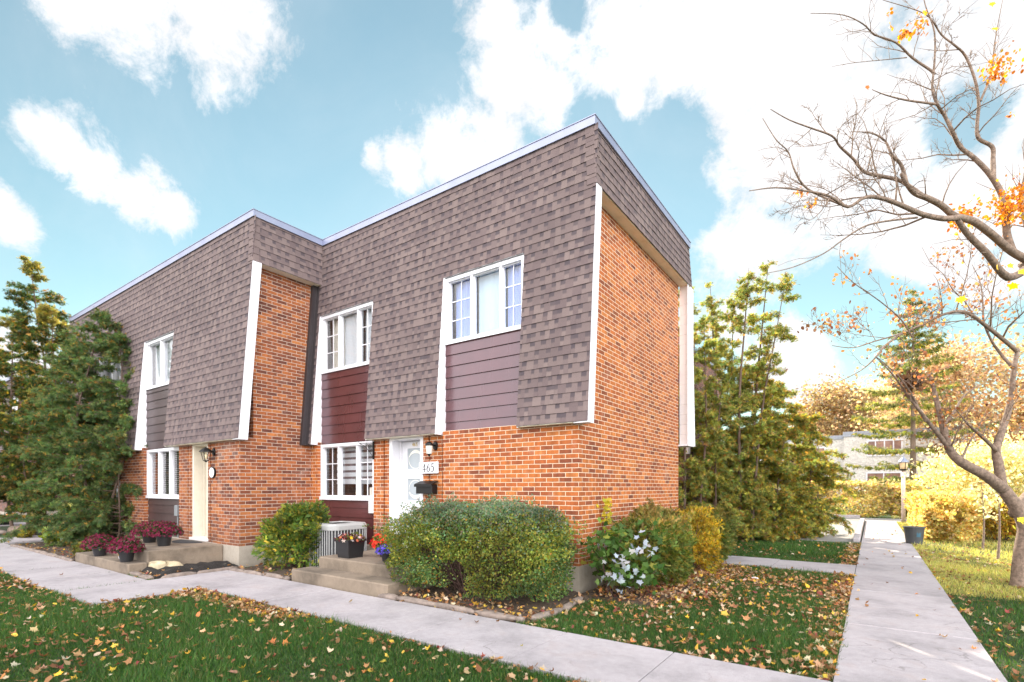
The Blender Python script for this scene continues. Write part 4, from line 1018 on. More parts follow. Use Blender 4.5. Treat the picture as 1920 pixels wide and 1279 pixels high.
def grow(mb, pts, r0, r1, depth, tips, rng, nchild=(5, 8), lenf=.45, ang=(.5, 1.1), up=.25, start=.2, c=None, minr=.0027, wig=.17, pw=1.0):
    if r1 < .02: r1 = min(r1, .0035)
    n = len(pts); rad = [r0+(r1-r0)*(i/(n-1))**pw for i in range(n)]
    mb.tube(pts, rad, 9 if r0 > .05 else 6 if r0 > .015 else 4 if r0 > .006 else 3, c=c, cap=r0 > .02)
    pa = np.array(pts); seg = np.linalg.norm(np.diff(pa, axis=0), axis=1); L = seg.sum()
    tips.append((pa[-1], pa[-1]-pa[-2], depth))
    if depth <= 0: return
    for k in range(rng.integers(*nchild)):
        t = start+(1-start)*((k+rng.random())/nchild[1]) if nchild[1] > 2 else rng.uniform(start, 1)
        t = min(t, .985); i = min(int(t*(n-1)), n-2); f = t*(n-1)-i; p = pa[i]*(1-f)+pa[i+1]*f
        d = unit(pa[i+1]-pa[i]); q = unit(np.cross(d, rng.normal(size=3))); a = rng.uniform(*ang)
        nd = unit(d*math.cos(a)+q*math.sin(a)+np.array([0, 0, up]))
        ll = L*lenf*(1-.55*t)*rng.uniform(.6, 1.25); m = 5 if depth > 1 else 4
        cp = [p]; cd = nd
        for s in range(m):
            cd = unit(cd+rng.normal(0, wig, 3)+np.array([0, 0, up*.12])); cp.append(cp[-1]+cd*ll/m)
        rr = max(minr, rad[i]*.55*rng.uniform(.7, 1.0))
        rr = min(rr, max(minr, ll*.015))
        grow(mb, cp, rr, max(minr*.5, rr*.2), depth-1, tips, rng, (max(2, int(nchild[0]*.55)), max(4, int(nchild[1]*.6))), min(.72, lenf*1.45), ang, up, .15, c, minr, wig)
# ------------------------------------------------------------------ shrubs
def shrub(name, label, cat, c, r, h, n, size, pal, tmpl=KITE, power=2.6, amp=.12, seed=1, holes=(), group=None, z0=0.0, depth=.16, jit=.8, skirt=0.0, pal2=None, stems=14, mat='leaf', freq=4.0, core=True, pthr=.22, top_pal=None, rot=0.0):
    rng = np.random.default_rng(seed)
    t = thing(name, label, cat, (c[0], c[1], z0), group)
    d = unit(rng.normal(size=(n, 3))); d[:, 2] = np.where(d[:, 2] < -.75, -d[:, 2], d[:, 2])
    k = (np.abs(d)**power).sum(1)**(-1/power)
    rad = (1-np.abs(rng.normal(0, depth, n)))*(1+amp*wob(d, freq, seed)+amp*.5*wob(d, freq*2.6, seed+5))
    R = np.array([r[0], r[1], h*.5]); rel = d*k[:, None]*rad[:, None]*R
    ns_ = max(20, n//260); sd = unit(rng.normal(size=(ns_, 3))); sd[:, 2] = np.abs(sd[:, 2]); pidx = rng.integers(0, ns_, n//9)
    kk_ = (np.abs(sd)**power).sum(1)**(-1/power); ex = rng.uniform(.92, 1.0+.16*rng.random(ns_)[pidx]+.04, len(pidx))
    rel[:len(pidx)] = (sd*kk_[:, None])[pidx]*ex[:, None]*(1+amp*wob(sd, freq, seed)+amp*.5*wob(sd, freq*2.6, seed+5))[pidx][:, None]*R+rng.normal(0, .022, (len(pidx), 3))
    rel[:, 2] += h*.5; rel[:, 2] = np.maximum(rel[:, 2], .02+.05*rng.random(n))
    if skirt: rel[:, :2] *= (1-skirt*np.clip(1-rel[:, 2]/(h*.5), 0, 1))[:, None]
    if rot:
        cr, sr = math.cos(rot), math.sin(rot); rel[:, :2] = np.stack([rel[:, 0]*cr-rel[:, 1]*sr, rel[:, 0]*sr+rel[:, 1]*cr], 1)
    P = rel+np.array([c[0], c[1], z0])
    keep = np.ones(n, bool)
    for hc, hr in holes: keep &= (((P-np.array(hc))/np.array(hr))**2).sum(1) > 1+.5*wob(P*3, 3, 3)
    P, dd = P[keep], d[keep]
    col = pick(len(P), pal, .22, rng)
    if pal2 is not None:
        m = wob(P, 3.2, seed+9) > pthr; col[m] = pick(m.sum(), pal2, .2, rng)
    if top_pal is not None:
        m = (P[:, 2]-z0)/h+.12*rng.normal(size=len(P)) > .86; col[m] = pick(m.sum(), top_pal, .2, rng)
    col *= (1+.34*wob(P, 7, seed+3)+.2*wob(P, 17, seed+4))[:, None]
    dirs = dd*.8+np.array([0, 0, .25]); scatter('foliage', P, tmpl, size*rng.uniform(.7, 1.3, len(P)), np.clip(col, .004, .9), M[mat], t, dirs, rng.normal(size=P.shape)+np.array([0, 0, .8]), jit, rng)
    mb = MB(); tips = []
    for i in range(stems):
        a = rng.uniform(0, 6.28); u = rng.uniform(.0, .35); e = rng.uniform(.45, .85); a2 = a+rng.normal(0, .3)
        p0 = np.array([c[0]+r[0]*u*math.cos(a), c[1]+r[1]*u*math.sin(a), z0-.03]); p1 = np.array([c[0]+r[0]*e*math.cos(a2), c[1]+r[1]*e*math.sin(a2), z0+h*rng.uniform(.5, .9)])
        pm = (p0+p1)/2+rng.normal(0, .06, 3)*h
        grow(mb, smooth_line([p0, pm, p1], 3), .012*max(.6, h), .004, 2, tips, rng, (4, 7), .5, (.4, 1.0), .2)
    mb.obj('stems', M['twig'], t)
    return t
G_BUSH = [(4, (.075, .135, .045)), (3, (.11, .175, .05)), (2, (.165, .20, .05)), (1.4, (.22, .20, .055)), (1.2, (.16, .235, .11)), (.22, (.42, .26, .05)), (.12, (.44, .20, .05))]
BB = shrub('clipped_bush', 'big rounded clipped green bush in front of the brick corner of house 465', 'bush', (-1.12, -.90), (1.33, .86), 1.24, 68000, .029, G_BUSH, OVAL, 3.4, .10, 21,
   holes=[((-.90, -1.72, .34), (.30, .40, .30)), ((-1.55, -1.72, .60), (.36, .28, .13)), ((-1.3, -1.74, .12), (.5, .3, .10)), ((-.2, -1.72, .30), (.12, .2, .16))], stems=46, depth=.17, freq=5.0, pthr=.05, pal2=[(3, (.20, .24, .05)), (2, (.28, .25, .05)), (1.5, (.12, .18, .05))], top_pal=[(3, (.13, .21, .12)), (2, (.18, .22, .14)), (1, (.25, .20, .13))])
shrub('feathery_shrub', 'loose feathery yellow green shrub against the side wall of the forward left house', 'shrub', (-5.28, -1.0), (.70, .58), 1.16, 7500, .115, [(3, (.10, .17, .035)), (2, (.16, .21, .04)), (1.6, (.28, .27, .05)), (.6, (.44, .37, .05)), (1, (.06, .11, .03))], FROND, 2.1, .34, 31, stems=26, depth=.28, freq=3.2)
shrub('yew_shrub', 'tall soft green yew shrub with bronze top against the side wall', 'shrub', (.62, 1.12), (.52, .95), 1.12, 13000, .095, [(3, (.11, .155, .035)), (2, (.16, .19, .045)), (1.5, (.24, .22, .045)), (.5, (.36, .26, .06))], FROND, 2.3, .24, 41, stems=20, depth=.2, pal2=[(2, (.28, .25, .06)), (1, (.18, .19, .045))], top_pal=[(2, (.34, .26, .09)), (2, (.40, .28, .09)), (1, (.22, .21, .06))])
shrub('golden_shrub', 'golden yellow shrub between the yew and the clipped cedar ball', 'shrub', (.72, 2.75), (.48, .75), .98, 9000, .09, [(3, (.46, .34, .05)), (2, (.34, .29, .05)), (2, (.54, .35, .04)), (1, (.16, .17, .04))], FROND, 2.2, .28, 51, stems=16, depth=.22)
shrub('cedar_ball', 'rounded green cedar ball at the rear end of the side wall bed', 'shrub', (.62, 4.05), (.52, .62), 1.02, 10000, .09, [(3, (.11, .155, .04)), (2, (.17, .19, .05)), (1, (.28, .24, .06))], FROND, 2.8, .10, 61, stems=10, depth=.12, top_pal=[(2, (.26, .20, .05)), (1, (.15, .15, .04))])
# plant with silvery lobed leaves
WP = thing('silver_leaf_plant', 'plant with silvery white and green lobed leaves beside the brick corner', 'plant', (.72, .1, 0))
rng = np.random.default_rng(71)
mb = MB(); tips = []
for i in range(15):
    a = rng.uniform(0, 6.28); p0 = np.array([.62+.1*rng.normal(), .05+.1*rng.normal(), -.03]); e = np.array([.62+.55*math.cos(a)*rng.uniform(.4, 1), .08+.42*math.sin(a)*rng.uniform(.3, 1), rng.uniform(.35, .95)])
    grow(mb, smooth_line([p0, (p0+e)/2+rng.normal(0, .07, 3), e], 4), .009, .003, 1, tips, rng, (3, 6), .4, (.4, 1.0), .2)
mb.obj('stems', M['twig'], WP)
n = 620; base = np.array([t_[0] for t_ in tips])[rng.integers(0, len(tips), n)]+rng.normal(0, .07, (n, 3)); base[:, 2] = np.clip(base[:, 2], .06, 1.05); base[:, 1] = np.minimum(base[:, 1], .45)
scatter('foliage', base, MAPLE, rng.uniform(.06, .11, n), pick(n, [(3, (.06, .12, .025)), (2, (.10, .17, .04)), (.5, (.30, .30, .06))], .2, rng), M['leaf'], WP, None, np.tile([0.3, -.6, .8], (n, 1)), .5, rng)
n = 62; cl = np.array([(.62, -.28, .34), (.86, -.22, .62), (.98, -.12, .83), (.75, -.3, .5), (.52, -.28, .2), (.95, -.2, .4), (.40, -.02, .72), (1.0, .0, .68), (.78, -.3, .25)])
base = cl[rng.integers(0, len(cl), n)]+rng.normal(0, .065, (n, 3))
scatter('silver_leaf', base, MAPLE, rng.uniform(.05, .095, n), pick(n, [(3, (.42, .45, .53)), (1, (.45, .52, .52)), (1, (.52, .50, .52))], .08, rng), M['leaf'], WP, None, np.tile([.35, -.9, .5], (n, 1)), .35, rng)
# yellow leaved climbing shoot on the side wall
n = 40; vy = thing('yellow_vine', 'thin shoot with round yellow leaves against the side brick wall above the yew', 'vine', (.12, .7, 0))
rng = np.random.default_rng(72); vp = smooth_line([(.2, .6, 0), (.12, .62, .6), (.10, .72, 1.0), (.14, .66, 1.28)], 5); mb = MB(); mb.tube(vp, .005, 5); mb.obj('stems', M['twig'], vy)
base = np.array(vp)[rng.integers(9, len(vp), n)]+rng.normal(0, .07, (n, 3))*np.array([.4, 1, 1]); base[:, 0] = np.maximum(base[:, 0], .03)
scatter('foliage', base, MAPLE, rng.uniform(.06, .09, n), pick(n, [(3, (.50, .42, .04)), (1, (.35, .36, .05))], .12, rng), M['leaf'], vy, None, np.tile([.9, -.5, .3], (n, 1)), .4, rng)
# ------------------------------------------------------------------ flowers on the landing
def potted(name, label, p, pot_r, pot_h, fol_r, fol_h, pal_f, pal_l, nf, nl, group=None, square=False, fsize=.03, potmat='black', seed=1, dome=1.0, labelpatch=False):
    rng = np.random.default_rng(seed); t = thing(name, label, 'potted plant', p, group)
    m = MB(); x, y, z = p
    if square:
        a = pot_r
        q = lambda s, zz: [(x-s, y-s, zz), (x+s, y-s, zz), (x+s, y+s, zz), (x-s, y+s, zz)]
        L = [q(a*.8, z), q(a*.97, z+pot_h*.88), q(a*1.06, z+pot_h*.88), q(a*1.06, z+pot_h), q(a*.92, z+pot_h), q(a*.9, z+pot_h*.9)]
        for A, Bq in zip(L[:-1], L[1:]):
            for i in range(4): j = (i+1) % 4; m.face([A[i], A[j], Bq[j], Bq[i]])
        m.face(L[0][::-1]); m.face(L[-1])
    else: m.lathe([(0, 0), (pot_r*.72, 0), (pot_r*.95, pot_h*.85), (pot_r*1.05, pot_h*.86), (pot_r*1.05, pot_h), (pot_r*.92, pot_h), (pot_r*.88, pot_h*.9), (0, pot_h*.9)], x, y, z, 22)
    po = m.obj('pot', M[potmat], t)
    if labelpatch:
        lb = MB()
        for k in range(4):
            t0 = -2.15+.15*k; t1 = t0+.15; r0, r1 = pot_r*.80, pot_r*.93; 
            P = lambda tt, r, zz: (x+(r+.004)*math.cos(tt), y+(r+.004)*math.sin(tt), zz)
            lb.face([P(t0, r0, z+pot_h*.3), P(t1, r0, z+pot_h*.3), P(t1, r0*.5+r1*.5, z+pot_h*.55), P(t0, r0*.5+r1*.5, z+pot_h*.55)], None, 0)
            lb.face([P(t0, r0*.5+r1*.5, z+pot_h*.55), P(t1, r0*.5+r1*.5, z+pot_h*.55), P(t1, r1, z+pot_h*.78), P(t0, r1, z+pot_h*.78)], None, 1)
        lb.obj('pot_label', [M['white'], plain('label_yellow', (.7, .35, .05), .5)], po)
    d = unit(rng.normal(size=(nl, 3))); d[:, 2] = np.abs(d[:, 2])
    C = np.array([x, y, z+pot_h*.9])+d*np.array([fol_r, fol_r, fol_h])*(rng.random((nl, 1))**.5)
    scatter('foliage', C, OVAL, rng.uniform(.03, .055, nl), pick(nl, pal_l, .2, rng), M['leaf'], t, d, None, .7, rng)
    d = unit(rng.normal(size=(nf, 3))); d[:, 2] = np.abs(d[:, 2])*dome; d = unit(d)
    C = np.array([x, y, z+pot_h*.9])+d*np.array([fol_r, fol_r, fol_h])*rng.uniform(.88, 1.08, (nf, 1))
    fs = []
    tv = []; tf = []
    for k in range(6):
        a = k*math.pi/3; b = len(tv); tv += [(0, 0, 0), (.5*math.cos(a-.4), .5*math.sin(a-.4), .15), (math.cos(a), math.sin(a), .05), (.5*math.cos(a+.4), .5*math.sin(a+.4), .15)]; tf += [(b, b+1, b+2), (b, b+2, b+3)]
    tv = np.array(tv)[:, [0, 2, 1]]
    scatter('flower', C, (tv, tf), fsize*rng.uniform(.7, 1.2, nf), pick(nf, pal_f, .18, rng), M['petal'], t, d, None, .35, rng)
    return t
MUM = [(3, (.16, .012, .04)), (2, (.22, .02, .065)), (1, (.10, .01, .03))]; MUML = [(3, (.04, .06, .02)), (1, (.07, .09, .03))]
potted('potted_mum', 'dark red mum in a black labelled pot on the lower step, front one of four', (-7.42, -2.98, .165), .13, .20, .27, .27, MUM, MUML, 520, 500, 'dark red mums by the neighbour door', fsize=.024, seed=1, labelpatch=True)
potted('potted_mum', 'dark red mum in a black pot on the landing beside the doormat, rightmost of four', (-7.72, -2.28, .36), .14, .22, .31, .27, MUM, MUML, 600, 520, 'dark red mums by the neighbour door', fsize=.024, seed=2)
potted('potted_mum', 'dark red mum at the left end of the lower step, leftmost of four', (-8.75, -2.98, .165), .13, .18, .28, .25, MUM, MUML, 480, 480, 'dark red mums by the neighbour door', fsize=.024, seed=3)
potted('potted_mum', 'dark red mum at the back of the landing, half hidden behind the front mum', (-8.62, -2.2, .36), .14, .18, .31, .27, MUM, MUML, 520, 520, 'dark red mums by the neighbour door', fsize=.024, seed=4)
potted('planter_box', 'square black planter with pink white and yellow flowers at the landing edge', (-3.55, -1.17, .345), .17, .30, .23, .13, [(2, (.75, .30, .28)), (2, (.78, .70, .68)), (1, (.70, .50, .05)), (1, (.65, .16, .10))], [(2, (.09, .10, .03)), (2, (.10, .02, .03)), (1, (.16, .03, .03))], 22, 190, square=True, fsize=.038, seed=5)
potted('potted_geranium', 'bright red flowering geranium on the landing beside the black planter', (-3.15, -.78, .345), .12, .17, .24, .24, [(4, (.72, .035, .025)), (1, (.78, .10, .04))], [(3, (.07, .13, .03)), (1, (.16, .18, .04))], 230, 320, fsize=.034, seed=6)
potted('potted_lobelia', 'violet blue lobelia spilling from a small pot next to the big bush', (-2.72, -1.12, .345), .10, .14, .17, .13, [(3, (.12, .08, .55)), (1, (.22, .16, .70))], [(3, (.08, .14, .05))], 130, 150, fsize=.024, seed=7)
# low plants at the far left bed
for px, py, sz, pal, lab in ((102, 1018, .24, [(3, (.28, .30, .03)), (1, (.14, .2, .03))], 'small lime green shrub at the left path edge beside the garden ornament'), (47, 1008, .22, [(3, (.30, .26, .05)), (1, (.16, .17, .05))], 'small yellowish tuft at the left path edge beside the log'), (165, 1045, .26, [(3, (.10, .11, .03)), (1, (.20, .14, .03))], 'low olive ground shrub under the cedar beside the mums')):
    p = gz(px, py); shrub('low_shrub', lab, 'shrub', p[:2], (sz*1.2, sz*.8), sz*1.2, 900, .07, pal, OVAL, 2, .2, int(px), stems=5)
# ------------------------------------------------------------------ cedars
def cedar(label, stems, palette, seed, dens=1.0, gap=.0, spray=.16, spread=1.0, group=None, dead=.05, low=.08, prof=None, nm='cedar_tree', gold=0):
    rng = np.random.default_rng(seed); base = np.array(stems[0][0]); t = thing(nm, label, 'tree', (base[0], base[1], 0), group)
    mb = MB(); C, Dr, Cl = [], [], []
    for si, (b, tp, r) in enumerate(stems):
        b, tp = np.array(b, float), np.array(tp, float); H = tp[2]-b[2]
        mid = (b+tp)/2+np.array([*rng.normal(0, .2*min(1, H/6), 2), 0])
        P = smooth_line([b, b*.7+mid*.3+np.array([*rng.normal(0, .05, 2), 0]), mid, mid*.4+tp*.6, tp], 5); pa = np.array(P); n = len(P)
        mb.tube(P, [max(.005, .72*r*(1-.95*i/(n-1))) for i in range(n)], 8)
        nb = int(H*17*dens)
        for k in range(nb):
            f = low+(1-low)*(k+rng.random())/nb; i = min(int(f*(n-1)), n-2); p = pa[i]+(pa[i+1]-pa[i])*(f*(n-1)-i)
            if math.sin(f*H*2.1+si*2.3+seed)+.6*math.sin(f*H*5.3+si) < -1.0+gap+rng.normal(0, .3)*.5: continue
            az = rng.uniform(0, 6.28); L = spread*min(1, .34+(1-f)*4.0)*(prof(f) if prof else (.25+.85*(1-f)**.8)*min(1, .5+f*3))*rng.uniform(.5, 1.15)
            d = np.array([math.cos(az), math.sin(az), rng.uniform(-.2, .3)]); m = 5; q = [p]; dd = unit(d)
            for s in range(m):
                dd = unit(dd+np.array([0, 0, .12-.10*s])+rng.normal(0, .12, 3)); q.append(q[-1]+dd*L/m)
            mb.tube(q, [.012*L+.003]+[.008*L+.002]*(m-1)+[.002], 4, cap=False)
            qa = np.array(q); ns = int(175*L)+8
            u = rng.uniform(.22, 1.0, ns)*m; ii = np.minimum(u.astype(int), m-1); pos = qa[ii]+(qa[ii+1]-qa[ii])*(u-ii)[:, None]
            tang = unit(qa[ii+1]-qa[ii]); side = rng.normal(size=(ns, 3)); dirs = unit(tang*.6+unit(side)*.8+np.array([0, 0, -.35])); pos = pos+rng.normal(0, .035, pos.shape)
            C.append(pos); Dr.append(dirs)
            cc = pick(ns, palette, .22, rng)*np.exp(rng.normal(0, .12)); dm_ = rng.random(ns) < dead; cc[dm_] = pick(dm_.sum(), [(1, (.32, .17, .05)), (1, (.42, .26, .06)), (1, (.24, .13, .045))], .2, rng)
            if gold and f > gold: cc = pick(ns, [(3, (.30, .24, .06)), (2, (.22, .21, .06)), (1, (.14, .16, .05))], .2, rng)
            Cl.append(cc)
    mb.obj('trunk', M['bark_cedar'], t, True)
    C, Dr, Cl = np.concatenate(C), np.concatenate(Dr), np.clip(np.concatenate(Cl), .004, .9)
    scatter('foliage', C, SPRAY, spray*.80*rng.uniform(.6, 1.3, len(C)), Cl, M['needle'], t, Dr, None, .25, rng)
    return t, len(C)
GC = [(4, (.075, .125, .045)), (3, (.11, .165, .055)), (2, (.15, .19, .06)), (.6, (.23, .21, .07))]
def S(px, py, d, h, lean=(0, 0), r=.07):
    b = at(px, 914, d); b[2] = -.05; return (b, (b[0]+lean[0], b[1]+lean[1], h), r)
cedar('shorter green cedar in the bed by the left path, right one of the left pair', [S(178, 0, 13.2, 6.0, (.15, .1), .07), S(205, 0, 13.0, 5.3, (.35, .1), .06), S(160, 0, 13.4, 5.4, (-.5, .0), .06), S(215, 0, 12.9, 3.6, (.4, .1), .04), S(150, 0, 13.6, 3.8, (-.5, -.1), .04)], GC, 101, 1.3, -.12, .135, 1.6, dead=.06, low=.06, prof=lambda f: (.42+.55*(1-f))*min(1, .55+2.5*f)*(1.0 if f < .85 else .8))
cedar('taller golden-topped cedar at the left edge, left one of the left pair', [S(52, 0, 17.0, 8.9, (.3, 0), .10), S(25, 0, 17.4, 7.4, (-.5, .1), .08), S(80, 0, 16.6, 7.2, (.5, .1), .07), S(-10, 0, 17.6, 6.5, (-.5, 0), .07), S(65, 0, 16.2, 4.5, (.3, 0), .05)], [(4, (.045, .08, .022)), (3, (.075, .11, .03)), (1.5, (.15, .14, .035)), (.8, (.28, .20, .04))], 102, .82, .12, .16, 1.45, dead=.10, low=.22, gold=.87, prof=lambda f: (.40+.75*(1-f))*min(1, .5+2.5*f))
GR = [(3, (.16, .21, .06)), (3, (.24, .28, .075)), (2, (.36, .35, .09)), (1.6, (.48, .42, .10)), (.5, (.48, .32, .10))]
cedar('tall loose many-stemmed cedar behind the house beside the parking court', [S(1335, 0, 14.6, 7.3, (-.05, 0), .08), S(1358, 0, 14.9, 6.9, (.25, 0), .07), S(1378, 0, 14.6, 7.7, (.35, .1), .09), S(1398, 0, 15.0, 7.9, (.6, 0), .09), S(1410, 0, 14.5, 7.3, (.85, .1), .07),
    S(1320, 0, 15.2, 6.0, (-.3, 0), .06)], GR, 103, .72, .42, .14, 1.0, dead=.10, low=.10, prof=lambda f: (.38+.45*(1-f))*min(1, .6+2*f))
cedar('broad bushy lower cedar with orange-tipped sprays spreading toward the parking court', [S(1395, 0, 15.4, 5.0, (.2, .2), .07), S(1420, 0, 15.8, 4.7, (.4, .3), .07), S(1445, 0, 15.8, 4.1, (.4, .3), .07), S(1470, 0, 16.2, 3.7, (.5, .2), .06), S(1450, 0, 15.2, 3.1, (.3, .0), .06), S(1390, 0, 14.8, 3.2, (.1, -.1), .06), S(1495, 0, 16.2, 2.9, (.4, .1), .05), S(1350, 0, 14.6, 2.6, (-.1, -.1), .05), S(1520, 0, 16.4, 2.2, (.3, 0), .05)],
    [(3, (.11, .155, .04)), (3, (.20, .235, .06)), (2, (.31, .30, .07)), (1.8, (.48, .41, .08)), (.8, (.50, .31, .07))], 104, 1.0, -.05, .15, 1.5, dead=.13, low=.04, prof=lambda f: (.55+.55*(1-f))*min(1, .6+2.5*f))
cedar('narrow green cedar added close behind the rear corner of the 465 house', [((-.75, 7.0, -.05), (-.55, 7.0, 6.6), .07), ((-.35, 7.5, -.05), (-.25, 7.6, 5.9), .06), ((-1.2, 6.6, -.05), (-1.2, 6.6, 6.2), .06), ((-.1, 8.0, -.05), (.1, 8.1, 4.6), .05)], GR, 105, .85, .1, .15, .95, dead=.08, low=.05, prof=lambda f: (.35+.45*(1-f))*min(1, .6+2.5*f))  # cedar added to keep a sun streak off the path
# spruce behind the lamp post
def spruce(label, base, H, R, seed, pal, dens=1.0, group=None):
    rng = np.random.default_rng(seed); t = thing('spruce_tree', label, 'tree', (base[0], base[1], 0), group); mb = MB(); b = np.array(base, float)
    mb.tube([b+np.array([0, 0, H*k/8]) for k in range(9)], [.20*(1-k/8.3) for k in range(9)], 8); C, Dr, Cl = [], [], []
    z = 1.4
    while z < H-.15:
        f = z/H; L0 = R*(1-f)**.85*min(1, .75+f); nb = rng.integers(5, 7)
        for k in range(nb):
            az = 2*math.pi*(k+rng.random()*.7)/nb; L = L0*rng.uniform(.7, 1.12)
            d = np.array([math.cos(az), math.sin(az), .05]); m = 7; q = [b+np.array([0, 0, z+rng.normal(0, .08)])]
            for s in range(m): q.append(q[-1]+np.array([d[0], d[1], -.22+.075*s+.1*f])*L/m)
            mb.tube(q, [.02*(1-.8*s/m) for s in range(m+1)], 4, cap=False); qa = np.array(q)
            ns = int(75*L*dens); u = rng.uniform(.08, 1, ns)*m; ii = np.minimum(u.astype(int), m-1); pos = qa[ii]+(qa[ii+1]-qa[ii])*(u-ii)[:, None]
            sd_ = np.stack([-d[1]*np.ones(ns), d[0]*np.ones(ns), np.zeros(ns)], 1)*rng.choice([-1, 1], ns)[:, None]
            off = rng.uniform(0, 1, (ns, 1))*.42*np.minimum(1, L/2); pos = pos+sd_*off*(1-.5*u/m)[:, None]-np.array([0, 0, 1])*off*.35
            C.append(pos); Dr.append(d*.5+sd_*.45+np.array([0, 0, -.75])); Cl.append(pick(ns, pal, .22, rng))
        z += rng.uniform(.75, 1.0)*(1 if z < 8 else .7)
    mb.obj('trunk', M['bark'], t); C, Dr, Cl = map(np.concatenate, (C, Dr, Cl))
    scatter('foliage', C, SPRAY2, .30*rng.uniform(.6, 1.3, len(C)), Cl, M['needle'], t, Dr, None, .3, rng)
sp_ = at(1712, 914, 31)
spruce('tall drooping yellow green spruce in front of the pale brick house', (sp_[0], sp_[1], -.05), 13.6, 5.2, 111, [(3, (.17, .19, .05)), (2, (.26, .25, .06)), (1, (.36, .31, .08)), (2, (.09, .12, .04))], .75)
# distant broadleaf trees
def broad(label, base, H, R, seed, pal, n=9000, leaf=.22, trunk_h=.3, nm='autumn_tree', group=None, squash=.75, twig=True, gap=.25):
    rng = np.random.default_rng(seed); t = thing(nm, label, 'tree', (base[0], base[1], 0), group); b = np.array([base[0], base[1], -.05]); mb = MB(); tips = []
    top = b+np.array([rng.normal(0, .3), rng.normal(0, .3), H*.8]); tr = smooth_line([b, b+(top-b)*.35+rng.normal(0, .1, 3), b+(top-b)*.7+rng.normal(0, .15, 3), top], 4)
    grow(mb, tr, .035*H*.55, .02, 3, tips, rng, (6, 9), .55, (.5, 1.0), .3, trunk_h, minr=.006)
    mb.obj('trunk', M['bark'], t)
    tp = np.array([x[0] for x in tips]); cen = b+np.array([0, 0, H*.62]); K = 60
    cl = tp[rng.integers(0, len(tp), K)]; cl = cen+(cl-cen)*1.0
    d = unit(rng.normal(size=(K, 3))); cl2 = cen+d*np.array([R, R, H*.38])*rng.uniform(.45, 1.0, (K, 1)); cl = np.concatenate([cl2, cl[:K//3]])
    idx = rng.integers(0, len(cl), n); s = R*.20*(.6+.8*rng.random(len(cl)))
    C = cl[idx]+rng.normal(0, 1, (n, 3))*s[idx][:, None]*np.array([1, 1, squash])
    keep = wob(C, 2.2/R*3, seed) > -gap-.55; C = C[keep]
    cf = np.exp(rng.normal(0, .16, len(cl)))[idx][keep]
    scatter('crown', C, MAPLE if leaf > .3 else OVAL, leaf*rng.uniform(.6, 1.3, len(C)), np.clip(pick(len(C), pal, .2, rng)*cf[:, None], .004, .9), M['leaf'], t, None, None, .8, rng)
    return t
ORB = [(3, (.34, .23, .12)), (2, (.42, .29, .14)), (2, (.24, .18, .10)), (1, (.50, .38, .18))]
YEL = [(3, (.70, .62, .31)), (2, (.76, .69, .40)), (1, (.62, .50, .22)), (1, (.56, .55, .28))]
p = at(1565, 914, 56); broad('orange brown tree behind the pale brick house, left of the spruce', p, 13.2, 5.2, 121, ORB, 14000, .30)
p = at(1665, 914, 62); broad('bright yellow tree behind the pale brick house and spruce', p, 14.2, 6.0, 122, YEL, 16000, .32)
p = at(1470, 914, 60); broad('brown tree far behind the right cedars', p, 8.5, 3.8, 123, ORB, 6000, .32)
p = at(1800, 914, 38); broad('pale orange tree standing behind the crabapple on the right', p, 12.4, 5.8, 124, [(3, (.44, .31, .18)), (2, (.36, .23, .13)), (1, (.52, .41, .20))], 11000, .24, gap=.05)
p = at(1955, 914, 30); broad('orange tree at the right edge behind the crabapple', p, 8.2, 4.0, 125, [(3, (.44, .29, .15)), (2, (.36, .21, .11)), (1, (.52, .41, .18))], 7000, .22, gap=.1)
p = at(1850, 914, 17.5); broad('large low bright yellow shrub tree at right behind the saplings', p, 2.9, 1.8, 126, YEL, 15000, .10, .12, 'yellow_tree', squash=.9, gap=.6)
p = at(1960, 914, 18.5); broad('second bright yellow shrub tree cut by the right edge of the photo', p, 2.9, 1.7, 127, YEL, 12000, .10, .12, 'yellow_tree', squash=.9, gap=.6)
# hedges
HY = [(3, (.52, .45, .22)), (2, (.60, .51, .24)), (1.4, (.34, .33, .10)), (1, (.46, .31, .17)), (1, (.60, .45, .10))]
def hedge(label, x0, x1, y0, y1, h, n, size, seed, pal):
    c = ((x0+x1)/2, (y0+y1)/2); return shrub('hedge', label, 'hedge', c, ((x1-x0)/2, (y1-y0)/2), h, n, size, pal, OVAL, 6.0, .05, seed, z0=GZ, depth=.07, stems=int(6+(x1-x0)*2.5), freq=7)
hedge('long clipped yellow hedge across the far side of the parking court', -4.5, 4.0, 24.9, 26.1, 1.78, 26000, .11, 131, HY)
hedge('long clipped yellow hedge continuing right behind the lamp post', 4.1, 16, 24.9, 26.1, 1.78, 22000, .12, 132, HY)
hedge('clipped yellow bronze hedge ending beside the tub, right of the side path', 4.5, 5.9, 11.9, 19.0, 1.34, 24000, .085, 133, [(3, (.58, .47, .20)), (2, (.66, .55, .22)), (1, (.38, .34, .09)), (1.2, (.52, .31, .10))])
p = gz(1800, 1000); shrub('bronze_shrub', 'low bronze yellow shrub between the right hedge and the saplings', 'shrub', (6.3, 13.5), (.9, 1.0), 1.15, 7000, .085, [(3, (.42, .31, .05)), (2, (.36, .20, .05)), (1, (.25, .22, .05))], OVAL, 2.2, .2, 134, stems=14)
